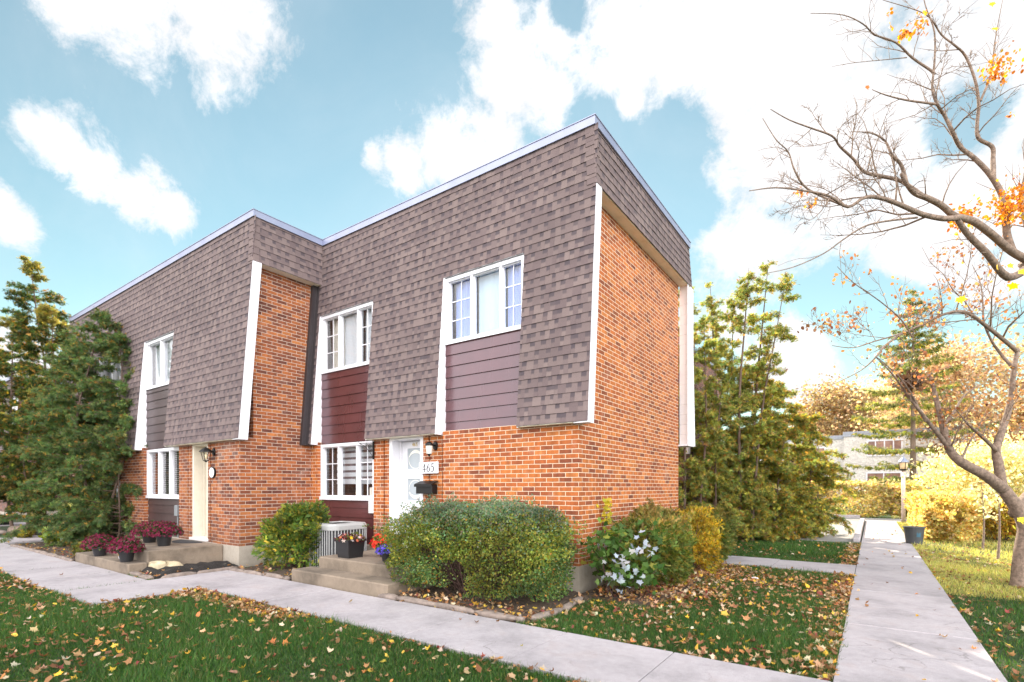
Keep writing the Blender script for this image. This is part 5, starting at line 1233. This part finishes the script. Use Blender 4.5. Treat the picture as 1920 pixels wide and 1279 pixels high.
# ------------------------------------------------------------------ saplings and the bare trees on the right
def sapling(label, px, py, H, seed):
    rng = np.random.default_rng(seed); b = gz(px, py, GZ); t = thing('sapling', label, 'sapling', (b[0], b[1], GZ), 'young saplings on the right lawn'); mb = MB(); tips = []
    grow(mb, smooth_line([b+np.array([0, 0, -.05]), b+np.array([.03, 0, H*.4]), b+np.array([-.02, .02, H])], 4), .032, .008, 2, tips, rng, (5, 8), .35, (.4, .9), .4, .45); mb.obj('trunk', M['bark'], t)
    tp = np.array([x[0] for x in tips]); n = 130; C = tp[rng.integers(0, len(tp), n)]+rng.normal(0, .10, (n, 3)); scatter('crown', C, MAPLE, rng.uniform(.05, .09, n), pick(n, YEL, .15, rng), M['leaf'], t, None, None, .8, rng)
sapling('thin sapling on the right lawn, left one of two', 1842, 1031, 1.7, 141); sapling('thin dark sapling on the right lawn, right one of two', 1871, 1049, 2.0, 142)
def limb(*q): return smooth_line([at(a, b, d) for a, b, d in q], 4)
LC = [(3, (.42, .22, .10)), (2, (.36, .16, .07)), (2, (.26, .12, .06)), (1, (.50, .30, .12)), (1, (.18, .09, .06))]
CT = thing('crabapple_tree', 'bare forked crabapple tree leaning left with a few rusty leaves, on the right lawn', 'tree', tuple(at(1908, 914, 8.0)*np.array([1, 1, 0])))
rng = np.random.default_rng(151); mb = MB(); tips = []
d8 = 8.0
b0 = gz(1908, 1100, GZ); dep = float((b0-CAM)@FW)
mb.tube([at(1908, 1110, dep)]+limb((1910, 1090, dep), (1916, 1030, dep), (1922, 990, dep), (1908, 955, dep), (1882, 918, dep)), [.125, .10]+[.10-.001*i for i in range(16)], 12)
grow(mb, limb((1882, 918, dep), (1850, 893, dep-.1), (1805, 868, dep-.2), (1782, 845, dep-.2), (1772, 815, dep-.2), (1762, 775, dep-.1), (1752, 735, dep), (1742, 700, dep+.1)), .085, .020, 3, tips, rng, (9, 13), .36, (.5, 1.1), .2, .35)
grow(mb, limb((1786, 850, dep-.2), (1765, 822, dep-.3), (1728, 775, dep-.5), (1700, 738, dep-.6), (1672, 700, dep-.8), (1640, 668, dep-.9)), .040, .010, 3, tips, rng, (9, 13), .38, (.5, 1.1), .15, .3)
grow(mb, limb((1880, 920, dep), (1872, 870, dep), (1868, 842, dep+.05), (1878, 810, dep+.1), (1893, 760, dep+.2), (1900, 700, dep+.3), (1908, 655, dep+.4)), .070, .030, 3, tips, rng, (8, 12), .34, (.5, 1.1), .2, .4)
grow(mb, limb((1868, 845, dep), (1845, 822, dep-.1), (1820, 800, dep-.3), (1806, 785, dep-.4), (1790, 765, dep-.5)), .035, .010, 2, tips, rng, (5, 8), .45, (.5, 1.0), .2, .2)
grow(mb, limb((1908, 660, dep+.4), (1885, 640, dep+.2), (1850, 612, dep), (1820, 590, dep-.2), (1795, 584, dep-.4), (1760, 593, dep-.6), (1720, 613, dep-.8), (1685, 627, dep-1), (1640, 640, dep-1.2), (1600, 652, dep-1.4), (1560, 648, dep-1.5)), .034, .007, 3, tips, rng, (12, 17), .30, (.5, 1.2), .25, .1)
grow(mb, limb((1690, 626, dep-1), (1660, 648, dep-1.1), (1640, 672, dep-1.2), (1612, 696, dep-1.3), (1560, 722, dep-1.5)), .018, .005, 2, tips, rng, (6, 9), .3, (.5, 1.1), .1, .1)
grow(mb, limb((1735, 790, dep-.45), (1712, 745, dep-.6), (1690, 712, dep-.8), (1668, 690, dep-1.0), (1642, 668, dep-1.2)), .020, .006, 1, tips, rng, (5, 8), .4, (.5, 1.1), .1, .1)
grow(mb, limb((1900, 690, dep+.3), (1880, 668, dep+.4), (1860, 640, dep+.4), (1845, 605, dep+.3), (1843, 570, dep+.3), (1838, 530, dep+.4), (1822, 495, dep+.4)), .028, .008, 3, tips, rng, (8, 11), .42, (.5, 1.0), .25, .3)
grow(mb, limb((1710, 632, dep-1), (1690, 600, dep-1.1), (1650, 565, dep-1.3), (1600, 530, dep-1.6), (1570, 500, dep-1.7)), .014, .004, 2, tips, rng, (6, 9), .35, (.5, 1.1), .2, .1)
grow(mb, limb((1768, 800, dep-.1), (1790, 770, dep), (1810, 740, dep+.2), (1850, 715, dep+.3)), .03, .008, 2, tips, rng, (6, 9), .5, (.5, 1.1), .15, .1)
grow(mb, limb((1800, 868, dep-.2), (1815, 835, dep), (1835, 800, dep+.2), (1850, 770, dep+.3)), .02, .006, 2, tips, rng, (5, 8), .5, (.5, 1.1), .2, .1)
mb.tube(limb((1905, 962, dep), (1930, 930, dep+.3), (1990, 880, dep+.8)), [.10]*3+[.09]*6, 10)
mb.obj('trunk', M['bark'], CT, True)
tp = np.array([x[0] for x in tips if x[2] <= 1]); dist = np.linalg.norm(tp-at(1790, 745, dep), axis=1)
K = rng.integers(0, len(tp), 500); n = 1500
kk = K[rng.integers(0, len(K), n)]; C = tp[kk]+rng.normal(0, .045, (n, 3))
scatter('crown', C, OVAL, rng.uniform(.03, .06, n), pick(n, LC, .2, rng), M['leaf'], CT, np.tile([0, 0, -1.], (n, 1)), None, .8, rng)
# bird-nest like dead leaf clump
c0 = at(1708, 712, dep-.6); n = 190; nt_ = thing('dead_leaf_clump', 'dense brown clump of dead leaves caught in the crabapple branches', 'leaf clump', tuple(c0))
scatter('leaf_mass', c0+rng.normal(0, .06, (n, 3)), MAPLE_C, rng.uniform(.06, .1, n), pick(n, [(2, (.11, .06, .035)), (1, (.19, .10, .05))], .2, rng), M['dry'], nt_, np.tile([0, 0, -1.], (n, 1)), None, .7, rng)
# overhanging tree whose trunk stands just outside the right edge
OT = thing('maple_tree', 'bare branching tree reaching in from the right edge against the sky, with orange leaf tufts', 'tree', tuple(at(2010, 914, 6.4)*np.array([1, 1, 0])))
rng = np.random.default_rng(161); mb = MB(); tips = []; e = 6.4
tk = at(2010, 914, e); tk[2] = GZ-.05
mb.tube(smooth_line([tk, at(2015, 820, e), at(1998, 640, e), at(1965, 530, e), at(1925, 487, e)], 5), [.19-.0045*i for i in range(21)], 12)
grow(mb, limb((1930, 490, e), (1895, 470, e-.1), (1860, 440, e-.3), (1825, 415, e-.5), (1790, 405, e-.6), (1765, 385, e-.7), (1740, 372, e-.8), (1715, 362, e-.9), (1700, 345, e-1), (1690, 325, e-1)), .050, .020, 2, tips, rng, (4, 7), .25, (.5, 1.0), .1, .5)
grow(mb, limb((1800, 408, e-.6), (1770, 410, e-.7), (1730, 402, e-.8), (1690, 385, e-1), (1655, 372, e-1.1), (1622, 370, e-1.2), (1590, 388, e-1.3), (1555, 368, e-1.4), (1510, 358, e-1.5), (1455, 352, e-1.6), (1405, 358, e-1.7)), .032, .005, 3, tips, rng, (13, 18), .32, (.5, 1.2), .2, .15)
grow(mb, limb((1735, 370, e-.8), (1690, 340, e-.9), (1650, 330, e-1), (1620, 322, e-1.1), (1600, 298, e-1.2), (1575, 275, e-1.3), (1560, 255, e-1.4), (1520, 240, e-1.5), (1480, 225, e-1.6), (1445, 205, e-1.7)), .022, .004, 3, tips, rng, (10, 14), .30, (.5, 1.1), .2, .1)
grow(mb, limb((1700, 345, e-1), (1690, 310, e-1), (1672, 290, e-1.1), (1660, 265, e-1.1), (1635, 250, e-1.2), (1600, 247, e-1.2)), .022, .005, 2, tips, rng, (6, 9), .35, (.5, 1.1), .2, .2)
grow(mb, limb((1580, 385, e-1.3), (1515, 355, e-1.4), (1490, 320, e-1.5), (1478, 285, e-1.5), (1455, 262, e-1.6), (1430, 222, e-1.6)), .014, .004, 2, tips, rng, (5, 8), .35, (.5, 1.1), .2, .1)
grow(mb, limb((1720, 408, e-.8), (1660, 415, e-1), (1620, 425, e-1.1), (1580, 450, e-1.2), (1545, 475, e-1.3), (1490, 500, e-1.4), (1440, 512, e-1.5)), .012, .003, 1, tips, rng, (6, 9), .25, (.4, .9), .0, .2)
grow(mb, limb((1900, 475, e), (1888, 440, e), (1885, 400, e), (1880, 370, e+.1), (1868, 345, e+.1), (1850, 320, e+.1), (1825, 295, e+.1), (1800, 275, e+.1), (1785, 245, e), (1770, 215, e), (1757, 195, e-.1), (1748, 165, e-.1), (1752, 120, e-.1), (1752, 60, e-.1), (1735, 10, e-.1), (1725, -40, e)), .046, .010, 3, tips, rng, (12, 17), .24, (.5, 1.1), .15, .35)
grow(mb, limb((1862, 335, e+.1), (1862, 300, e+.2), (1860, 275, e+.2), (1835, 260, e+.2), (1832, 235, e+.2), (1835, 195, e+.2), (1828, 150, e+.2), (1810, 105, e+.2), (1790, 85, e+.1), (1765, 65, e+.1), (1745, 35, e), (1720, 20, e), (1655, 0, e)), .030, .008, 3, tips, rng, (10, 14), .2, (.5, 1.1), .2, .2)
grow(mb, limb((1758, 197, e-.1), (1752, 195, e-.1), (1700, 188, e-.2), (1660, 178, e-.3), (1635, 168, e-.4)), .018, .005, 2, tips, rng, (5, 8), .5, (.5, 1.0), .1, .1)
grow(mb, limb((1752, 140, e-.1), (1745, 132, e-.1), (1710, 108, e-.1), (1680, 80, e-.2), (1640, 65, e-.3), (1618, 45, e-.4), (1580, 28, e-.5), (1520, 25, e-.6)), .018, .003, 2, tips, rng, (6, 9), .35, (.5, 1.0), .15, .2)
grow(mb, limb((1700, 108, e-.1), (1660, 112, e-.2), (1600, 118, e-.3), (1560, 125, e-.4)), .008, .002, 1, tips, rng, (5, 8), .4, (.5, 1.0), .1, .2)
grow(mb, limb((1838, 190, e+.2), (1855, 150, e+.3), (1862, 120, e+.3), (1865, 80, e+.3), (1880, 0, e+.3)), .016, .005, 2, tips, rng, (6, 9), .4, (.5, 1.1), .2, .2)
grow(mb, limb((1950, 520, e), (1930, 440, e+.2), (1915, 380, e+.3), (1925, 320, e+.3), (1940, 240, e+.4)), .04, .02, 2, tips, rng, (5, 8), .4, (.5, 1.1), .2, .3)
grow(mb, limb((1930, 500, e), (1890, 520, e-.2), (1850, 475, e-.4), (1815, 440, e-.5), (1795, 412, e-.6)), .05, .03, 1, tips, rng, (3, 5), .3, (.5, 1.0), .1, .3)
mb.obj('trunk', M['bark'], OT, True)
LO = [(3, (.50, .19, .045)), (2, (.56, .29, .06)), (1, (.36, .11, .03))]
C = []
for px, py, sp, n in ((1905, 375, .13, 330), (1890, 395, .08, 150), (1806, 400, .075, 110), (1795, 412, .05, 60), (1880, 120, .10, 110), (1862, 138, .05, 50), (1725, 42, .06, 50), (1692, 66, .03, 20), (1668, 24, .015, 6), (1670, 48, .015, 6), (1500, 360, .03, 14), (1520, 380, .03, 12), (1895, 215, .02, 8), (1700, 60, .04, 22)):
    C.append(at(px, py, e-.1)+rng.normal(0, sp, (n, 3)))
C = np.concatenate(C); scatter('orange_leaf', C, OVAL, rng.uniform(.03, .06, len(C)), pick(len(C), LO, .2, rng), M['leaf'], OT, np.tile([0, 0, -1.], (len(C), 1)), None, .8, rng)
pts = [(1800, 556, .14, (.62, .46, .03)), (1776, 540, .10, (.60, .13, .03)), (1863, 52, .10, (.62, .42, .03)), (1905, 530, .15, (.64, .47, .03)), (1868, 498, .10, (.55, .34, .04)), (1890, 495, .12, (.62, .36, .05)), (1855, 512, .08, (.55, .30, .05)), (1625, 160, .09, (.45, .10, .04)), (1860, 4, .09, (.65, .38, .03)), (1915, 505, .12, (.6, .42, .04)), (1898, 985, .10, (.50, .50, .04)), (1912, 970, .12, (.55, .50, .04))]
C = np.array([at(a, b, 5.6) for a, b, *_ in pts]); scatter('yellow_leaf', C, MAPLE, np.array([p[2] for p in pts])*.7, np.array([p[3] for p in pts]), M['leaf'], OT, np.tile([.1, 0, -1.], (len(C), 1)), np.tile(-FW, (len(C), 1)), .35, rng)
# ------------------------------------------------------------------ lawn blades and fallen leaves
def in_rects(x, y, rects, m=0.0):
    k = np.zeros(len(x), bool)
    for a, b, c, d in rects: k |= (x > a-m) & (x < b+m) & (y > c-m) & (y < d+m)
    return k
HOUSE = [(-50, 0, 0, 4.6), (-50, -6.4, -1.5, 4), (-9, -.9, 8.7, 14)]; STEPS = [(-4.25, -1.9, -1.85, 0), (-9.8, -6.95, -3.15, -1.5)]
def lawn_pts(n, x0, x1, y0, y1, rng):
    x = rng.uniform(x0, x1, n); y = rng.uniform(y0, y1, n); k = ~(in_rects(x, y, PATHS, -.012) | in_rects(x, y, HOUSE+STEPS+BEDS)); return x[k], y[k]
rng = np.random.default_rng(171)
XS, YS, SZ = [], [], []
def near(n, x0, x1, y0, y1, s):
    x, y = lawn_pts(n, x0, x1, y0, y1, rng)
    rx, ry = x-CAM[0], y-CAM[1]; f = rx*FW[0]+ry*FW[1]; l = rx*RT[0]+ry*RT[1]
    k = (f > .8) & (np.abs(l/np.maximum(f, .1)) < 1.18) & (f < 60); XS.append(x[k]); YS.append(y[k]); SZ.append(np.full(k.sum(), s))
near(430000, -9, 3.1, -7, -2.9, .052); near(190000, .2, 3.2, -1.9, 4.2, .05); near(60000, -2, 3.2, 5.2, 10.2, .06); near(120000, 4.2, 9, -3, 9, .055); near(60000, 4.2, 14, 9, 22, .07); near(40000, -16, 14, 24.4, 34, .09); near(70000, -22, -9, -9, -4.2, .06)
x, y, s = map(np.concatenate, (XS, YS, SZ)); n = len(x)
pn = wob(np.stack([x, y, 0*x], 1), 2.4, 5)
g = pick(n, [(4, (.032, .084, .018)), (3, (.050, .118, .022)), (2, (.078, .135, .028)), (.6, (.16, .14, .05))], .30, rng)
rightl = (x > 4.2) & (y > 3); g[rightl] = pick(rightl.sum(), [(3, (.34, .34, .08)), (2, (.46, .42, .12)), (1.8, (.56, .47, .17))], .2, rng)  # right lawn blades carry the sunlight in their yellow colour
az = rng.uniform(0, 6.28, n); hgt = s*rng.uniform(.45, 1.3, n)*(1+.55*pn)*(1+.5*(rng.random(n) < .03)); wdt = np.where(s > .055, .009, .0055)
tv, tf = BLADE; lean = rng.normal(0, .35, (n, 2))
V = np.empty((n, 5, 3)); ca, sa = np.cos(az)[:, None], np.sin(az)[:, None]
lx_ = tv[None, :, 0]*wdt[:, None]; ly_ = tv[None, :, 1]*hgt[:, None]; lz_ = tv[None, :, 2]*hgt[:, None]
V[:, :, 0] = x[:, None]+lx_*ca-ly_*sa+lean[:, 0:1]*lz_*.8; V[:, :, 1] = y[:, None]+lx_*sa+ly_*ca+lean[:, 1:2]*lz_*.8; V[:, :, 2] = GZ+lz_
stuff(np_mesh('grass', V, 5, tf, M['grass'], None, np.clip(g*(1+.15*pn)[:, None], .004, .8)))
stf = bpy.data.objects['grass']; tag(stf, 'short green lawn grass on both sides of the paths', 'grass')
# leaves
def leafset(n, x0, x1, y0, y1, dens=None, z=None, rects_off=True):
    x = rng.uniform(x0, x1, n); y = rng.uniform(y0, y1, n)
    k = ~in_rects(x, y, HOUSE+STEPS+([] if not rects_off else PATHS))
    if dens is not None: k &= rng.random(n) < dens(x, y)
    return np.stack([x[k], y[k]], 1)
L = []
edge = lambda dist, w: np.exp(-np.abs(dist)/w)
L.append(leafset(14000, -9, 3.15, -7.2, -2.93, lambda x, y: .17+.20*(wob(np.stack([x, y, 0*x], 1), 1.5, 8) > 0)+.9*edge(y+2.95, .16)))
L.append(leafset(420, -4.69, -4.2, -4.3, -2.94, lambda x, y: .08+.9*edge(x+4.68, .10)))
L.append(leafset(700, -4.66, -2.0, -3.3, -2.95))
L.append(leafset(900, -12, -4.6, -4.75, -4.25, lambda x, y: edge(y+4.26, .16)))
L.append(leafset(13500, .2, 3.15, -1.85, 4.0, lambda x, y: np.clip(.13+.26*np.clip((y+.6)/3, 0, 1)+.8*edge(x-3.12, .12)+.5*edge(y+1.84, .10)+.35*((x < 1.4) & (y > .2)), 0, 1)))
L.append(leafset(1300, .3, 1.6, -1.2, 4.0)); L.append(leafset(900, 2.9, 3.15, -1.8, 9.8, None))
L.append(leafset(1500, -2, 3.15, 5.3, 10, lambda x, y: .35+.65*edge(x-3.1, .2)+.5*((x < 1) & (y > 7))))
L.append(leafset(5600, 4.25, 8.5, -2.5, 9, lambda x, y: np.clip(.20+.8*edge(x-4.27, .25), 0, 1))); L.append(leafset(2600, 4.25, 12, 9, 20, lambda x, y: .35+0*x))
L.append(leafset(330, -2.2, .3, -1.85, -1.3)); L.append(leafset(160, -6, -4.3, -1.9, -.5)); L.append(leafset(70, -7, -6.1, -3, -1.6)); L.append(leafset(260, -14.6, -9.7, -3.1, -2))
soil_leaf = np.concatenate(L); nl = len(soil_leaf)
z = GZ+.012+np.abs(rng.normal(.018, .016, nl)); inbed = in_rects(soil_leaf[:, 0], soil_leaf[:, 1], BEDS); z[inbed] += .05
PL = leafset(85, -8, 3.1, -4.2, -1.87, lambda x, y: .25+.75*edge(y+1.9, .05)+.0*x, rects_off=False); PL2 = leafset(60, 3.2, 4.2, -6, 16, None, rects_off=False)
onp = np.concatenate([PL, PL2]); onp = onp[in_rects(onp[:, 0], onp[:, 1], PATHS, -.03)]
C = np.concatenate([np.column_stack([soil_leaf, z]), np.column_stack([onp, np.full(len(onp), .012)])])
n = len(C); LP = [(2.8, (.46, .30, .17)), (3.0, (.34, .185, .085)), (3.0, (.20, .10, .05)), (.7, (.58, .38, .07)), (.5, (.62, .36, .05)), (.8, (.52, .22, .08)), (.4, (.24, .07, .06)), (1.0, (.52, .42, .29))]
cl = pick(n, LP, .16, rng); h = n//2; q = rng.permutation(n)
sz = rng.uniform(.030, .074, n)*np.where(rng.random(n) < .15, 1.25, 1)
up = np.tile([0, 0, 1.], (n, 1)); fd = stuff(thing('fallen_leaves', 'tan and orange fallen leaves scattered over lawns, beds and paths', 'fallen leaves'))
CRUMP = T([(0, 0, 0), (.30, .28, .16), (.24, .7, .10), (0, 1, .22), (-.26, .68, .20), (-.32, .3, .05)], [(0, 1, 2), (0, 2, 3), (0, 3, 4), (0, 4, 5)])
for ii, tm in ((q[:int(n*.3)], MAPLE), (q[int(n*.3):int(n*.68)], MAPLE_C), (q[int(n*.68):], CRUMP)):
    dd = rng.normal(size=(len(ii), 3))*np.array([1, 1, .25]); oo = scatter('leaf_litter', C[ii], tm, sz[ii], cl[ii], M['dry'], fd, dd, up[ii], .42, rng); oo['kind'] = 'stuff'
# ------------------------------------------------------------------ light, sky, camera
SUN_AZ = math.atan2(-.588, .81)        # angle from +Y towards +X
SUN_EL = math.radians(30.5)
sd = bpy.data.lights.new('sun', 'SUN'); sd.energy = 5.0; sd.angle = math.radians(.53); sd.color = (1.0, .88, .70)
so = bpy.data.objects.new('sun', sd); COL.objects.link(so)
sv = Vector((math.sin(SUN_AZ)*math.cos(SUN_EL), math.cos(SUN_AZ)*math.cos(SUN_EL), math.sin(SUN_EL)))
so.rotation_euler = sv.to_track_quat('Z', 'Y').to_euler(); so.location = (0, 0, 30)
W = bpy.data.worlds.new('World'); SC.world = W; W.use_nodes = True
nt = W.node_tree; nt.nodes.clear()
def wn(t, **k):
    x = nt.nodes.new(t)
    for a, b in k.items(): setattr(x, a, b)
    return x
def wm(op, a, b=0.0, c=0.0):
    x = wn('ShaderNodeMath', operation=op)
    for i, v in enumerate((a, b, c)):
        if isinstance(v, bpy.types.NodeSocket): nt.links.new(v, x.inputs[i])
        else: x.inputs[i].default_value = v
    return x.outputs[0]
sky = wn('ShaderNodeTexSky'); sky.sky_type = 'NISHITA'; sky.sun_disc = False; sky.sun_elevation = SUN_EL; sky.sun_rotation = SUN_AZ
sky.air_density = 1.0; sky.dust_density = .02; sky.ozone_density = 2.0
tc = wn('ShaderNodeTexCoord'); D = tc.outputs['Generated']
def wnoise(scale, detail, rough, dist=0.0):
    x = wn('ShaderNodeTexNoise'); x.inputs['Scale'].default_value = scale; x.inputs['Detail'].default_value = detail; x.inputs['Roughness'].default_value = rough; x.inputs['Distortion'].default_value = dist
    nt.links.new(D, x.inputs['Vector']); return x.outputs[0]
# cumulus banks, each centred on a compass direction and height
def blob(px, py, r, amp=1.0):
    d = ray(px, py); d = d/np.linalg.norm(d)
    x = wn('ShaderNodeVectorMath', operation='DISTANCE'); nt.links.new(D, x.inputs[0]); x.inputs[1].default_value = tuple(d)
    return wm('MULTIPLY', wm('SUBTRACT', 1.0, wm('DIVIDE', x.outputs['Value'], r)), amp)
def vblob(v, r, amp=1.0):
    v = np.array(v, float); v /= np.linalg.norm(v)
    x = wn('ShaderNodeVectorMath', operation='DISTANCE'); nt.links.new(D, x.inputs[0]); x.inputs[1].default_value = tuple(v)
    return wm('MULTIPLY', wm('SUBTRACT', 1.0, wm('DIVIDE', x.outputs['Value'], r)), amp)
banks = [(400, -20, .17), (250, 10, .12), (150, -10, .10), (110, 270, .075), (180, 310, .08), (250, 360, .075), (320, 395, .05), (60, 240, .04), (10, 410, .07), (30, 440, .05),
         (850, 300, .13), (760, 310, .08), (700, 300, .04), (930, 270, .10), (880, 380, .14), (960, 130, .11), (930, 40, .08), (1030, 190, .09), (1180, 60, .20), (1320, 90, .24), (1500, 60, .28), (1180, 190, .06), (1340, 180, .08),
         (1480, 300, .24), (1650, 250, .26), (1850, 100, .26), (1420, 450, .20), (1550, 420, .22), (1750, 420, .26), (1370, 600, .12), (1480, 680, .16), (1900, 350, .2), (1850, 560, .15), (60, 680, .10), (1050, 60, .07)]
C = None
for b in banks:
    v = blob(b[0], b[1], b[2]*.82); C = v if C is None else wm('SMOOTH_MAX', C, v, .12)
holes = [(1580, 545, .075), (1640, 600, .075), (1830, 640, .10), (1815, 215, .06), (1700, 600, .07), (1120, 240, .06), (1210, 330, .09), (1270, 260, .08), (1290, 400, .06), (1060, 25, .035)]
for h_ in holes: C = wm('SUBTRACT', C, wm('MAXIMUM', wm('MULTIPLY', blob(*h_), 1.1), 0.0))
C = wm('MAXIMUM', C, -.9)
# unseen bright cloud deck, added behind the viewer and overhead to light the house
for v, r in (((.35, -1, .55), 1.05), ((-.7, -1, .7), .95), ((.3, -.4, 1.0), .55), ((1, -.5, .5), .75), ((-1, -.35, .35), .45)):
    C = wm('MAXIMUM', C, vblob(v, r, 1.6))
nz = wm('ADD', wm('MULTIPLY', wm('SUBTRACT', wnoise(4.2, 12, .64, .55), .5), 1.9), wm('MULTIPLY', wm('SUBTRACT', wnoise(12, 12, .74, .3), .5), 1.8))
den = wm('ADD', C, nz)
mr = wn('ShaderNodeMapRange', interpolation_type='SMOOTHERSTEP'); nt.links.new(den, mr.inputs[0]); mr.inputs[1].default_value = .0; mr.inputs[2].default_value = .85
# thin veil everywhere
veil = wm('MULTIPLY', wm('POWER', wnoise(3.0, 9, .62, .8), 2.0), .38)
# unseen clouds behind and right, brightened to light the front and side walls
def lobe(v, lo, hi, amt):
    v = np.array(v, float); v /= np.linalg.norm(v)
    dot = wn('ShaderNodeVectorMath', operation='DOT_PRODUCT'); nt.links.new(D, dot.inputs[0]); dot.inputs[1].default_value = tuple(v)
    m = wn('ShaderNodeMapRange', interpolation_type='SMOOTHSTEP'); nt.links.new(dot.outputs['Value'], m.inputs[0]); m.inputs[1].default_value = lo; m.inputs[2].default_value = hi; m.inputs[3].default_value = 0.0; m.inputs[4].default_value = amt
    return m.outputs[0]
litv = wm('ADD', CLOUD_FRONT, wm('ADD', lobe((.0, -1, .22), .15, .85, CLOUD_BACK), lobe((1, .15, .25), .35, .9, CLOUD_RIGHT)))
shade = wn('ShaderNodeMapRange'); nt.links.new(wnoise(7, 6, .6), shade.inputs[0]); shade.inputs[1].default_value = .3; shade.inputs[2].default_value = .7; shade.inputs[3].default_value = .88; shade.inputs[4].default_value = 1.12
bg1 = wn('ShaderNodeBackground'); 
tint = wn('ShaderNodeMix', data_type='RGBA', blend_type='MULTIPLY'); tint.inputs[0].default_value = 1.0; nt.links.new(sky.outputs[0], tint.inputs[6]); tint.inputs[7].default_value = SKY_TINT
nt.links.new(tint.outputs[2], bg1.inputs[0]); bg1.inputs[1].default_value = SKY_STRENGTH
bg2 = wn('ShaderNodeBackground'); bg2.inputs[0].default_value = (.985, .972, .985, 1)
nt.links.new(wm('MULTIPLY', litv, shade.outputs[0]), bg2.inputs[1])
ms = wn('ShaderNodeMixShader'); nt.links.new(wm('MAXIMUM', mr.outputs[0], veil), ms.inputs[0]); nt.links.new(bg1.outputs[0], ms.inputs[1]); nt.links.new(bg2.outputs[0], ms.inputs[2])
wo = wn('ShaderNodeOutputWorld'); nt.links.new(ms.outputs[0], wo.inputs[0])
W.cycles.sampling_method = 'MANUAL'; W.cycles.sample_map_resolution = 1024
cd_ = bpy.data.cameras.new('camera'); cam = bpy.data.objects.new('camera', cd_); COL.objects.link(cam)
cam.location = tuple(CAM); cam.rotation_euler = (math.radians(90), 0, YAW)
cd_.sensor_width = 36; cd_.lens = 36*F_/1920; cd_.sensor_fit = 'HORIZONTAL'
cd_.shift_x = 0.0; cd_.shift_y = (HZ_-639.5)/1920
cd_.clip_start = .05; cd_.clip_end = 2000
cd_.dof.use_dof = True; cd_.dof.focus_distance = 7.6; cd_.dof.aperture_fstop = 1.6
SC.camera = cam
SC.view_settings.view_transform = 'Standard'; SC.view_settings.look = 'None'; SC.view_settings.exposure = EXPOSURE; SC.view_settings.gamma = 1.0
SC.view_settings.use_curve_mapping = False
SC.cycles.max_bounces = 8; SC.cycles.transparent_max_bounces = 8; SC.cycles.diffuse_bounces = 4; SC.cycles.use_denoising = True

if HAZE > 0:
    hz = MB(); hz.box(-60, 40, -12, 75, -1.2, 17); s = N('haze_air')
    pv = s.n('ShaderNodeVolumePrincipled'); pv.inputs['Color'].default_value = (1, .98, .95, 1); pv.inputs['Density'].default_value = HAZE; pv.inputs['Anisotropy'].default_value = .55
    s.t.links.new(pv.outputs[0], s.out.inputs['Volume']); hm = s.mat
    stuff(hz.obj('haze', hm))
    SC.cycles.volume_bounces = 0
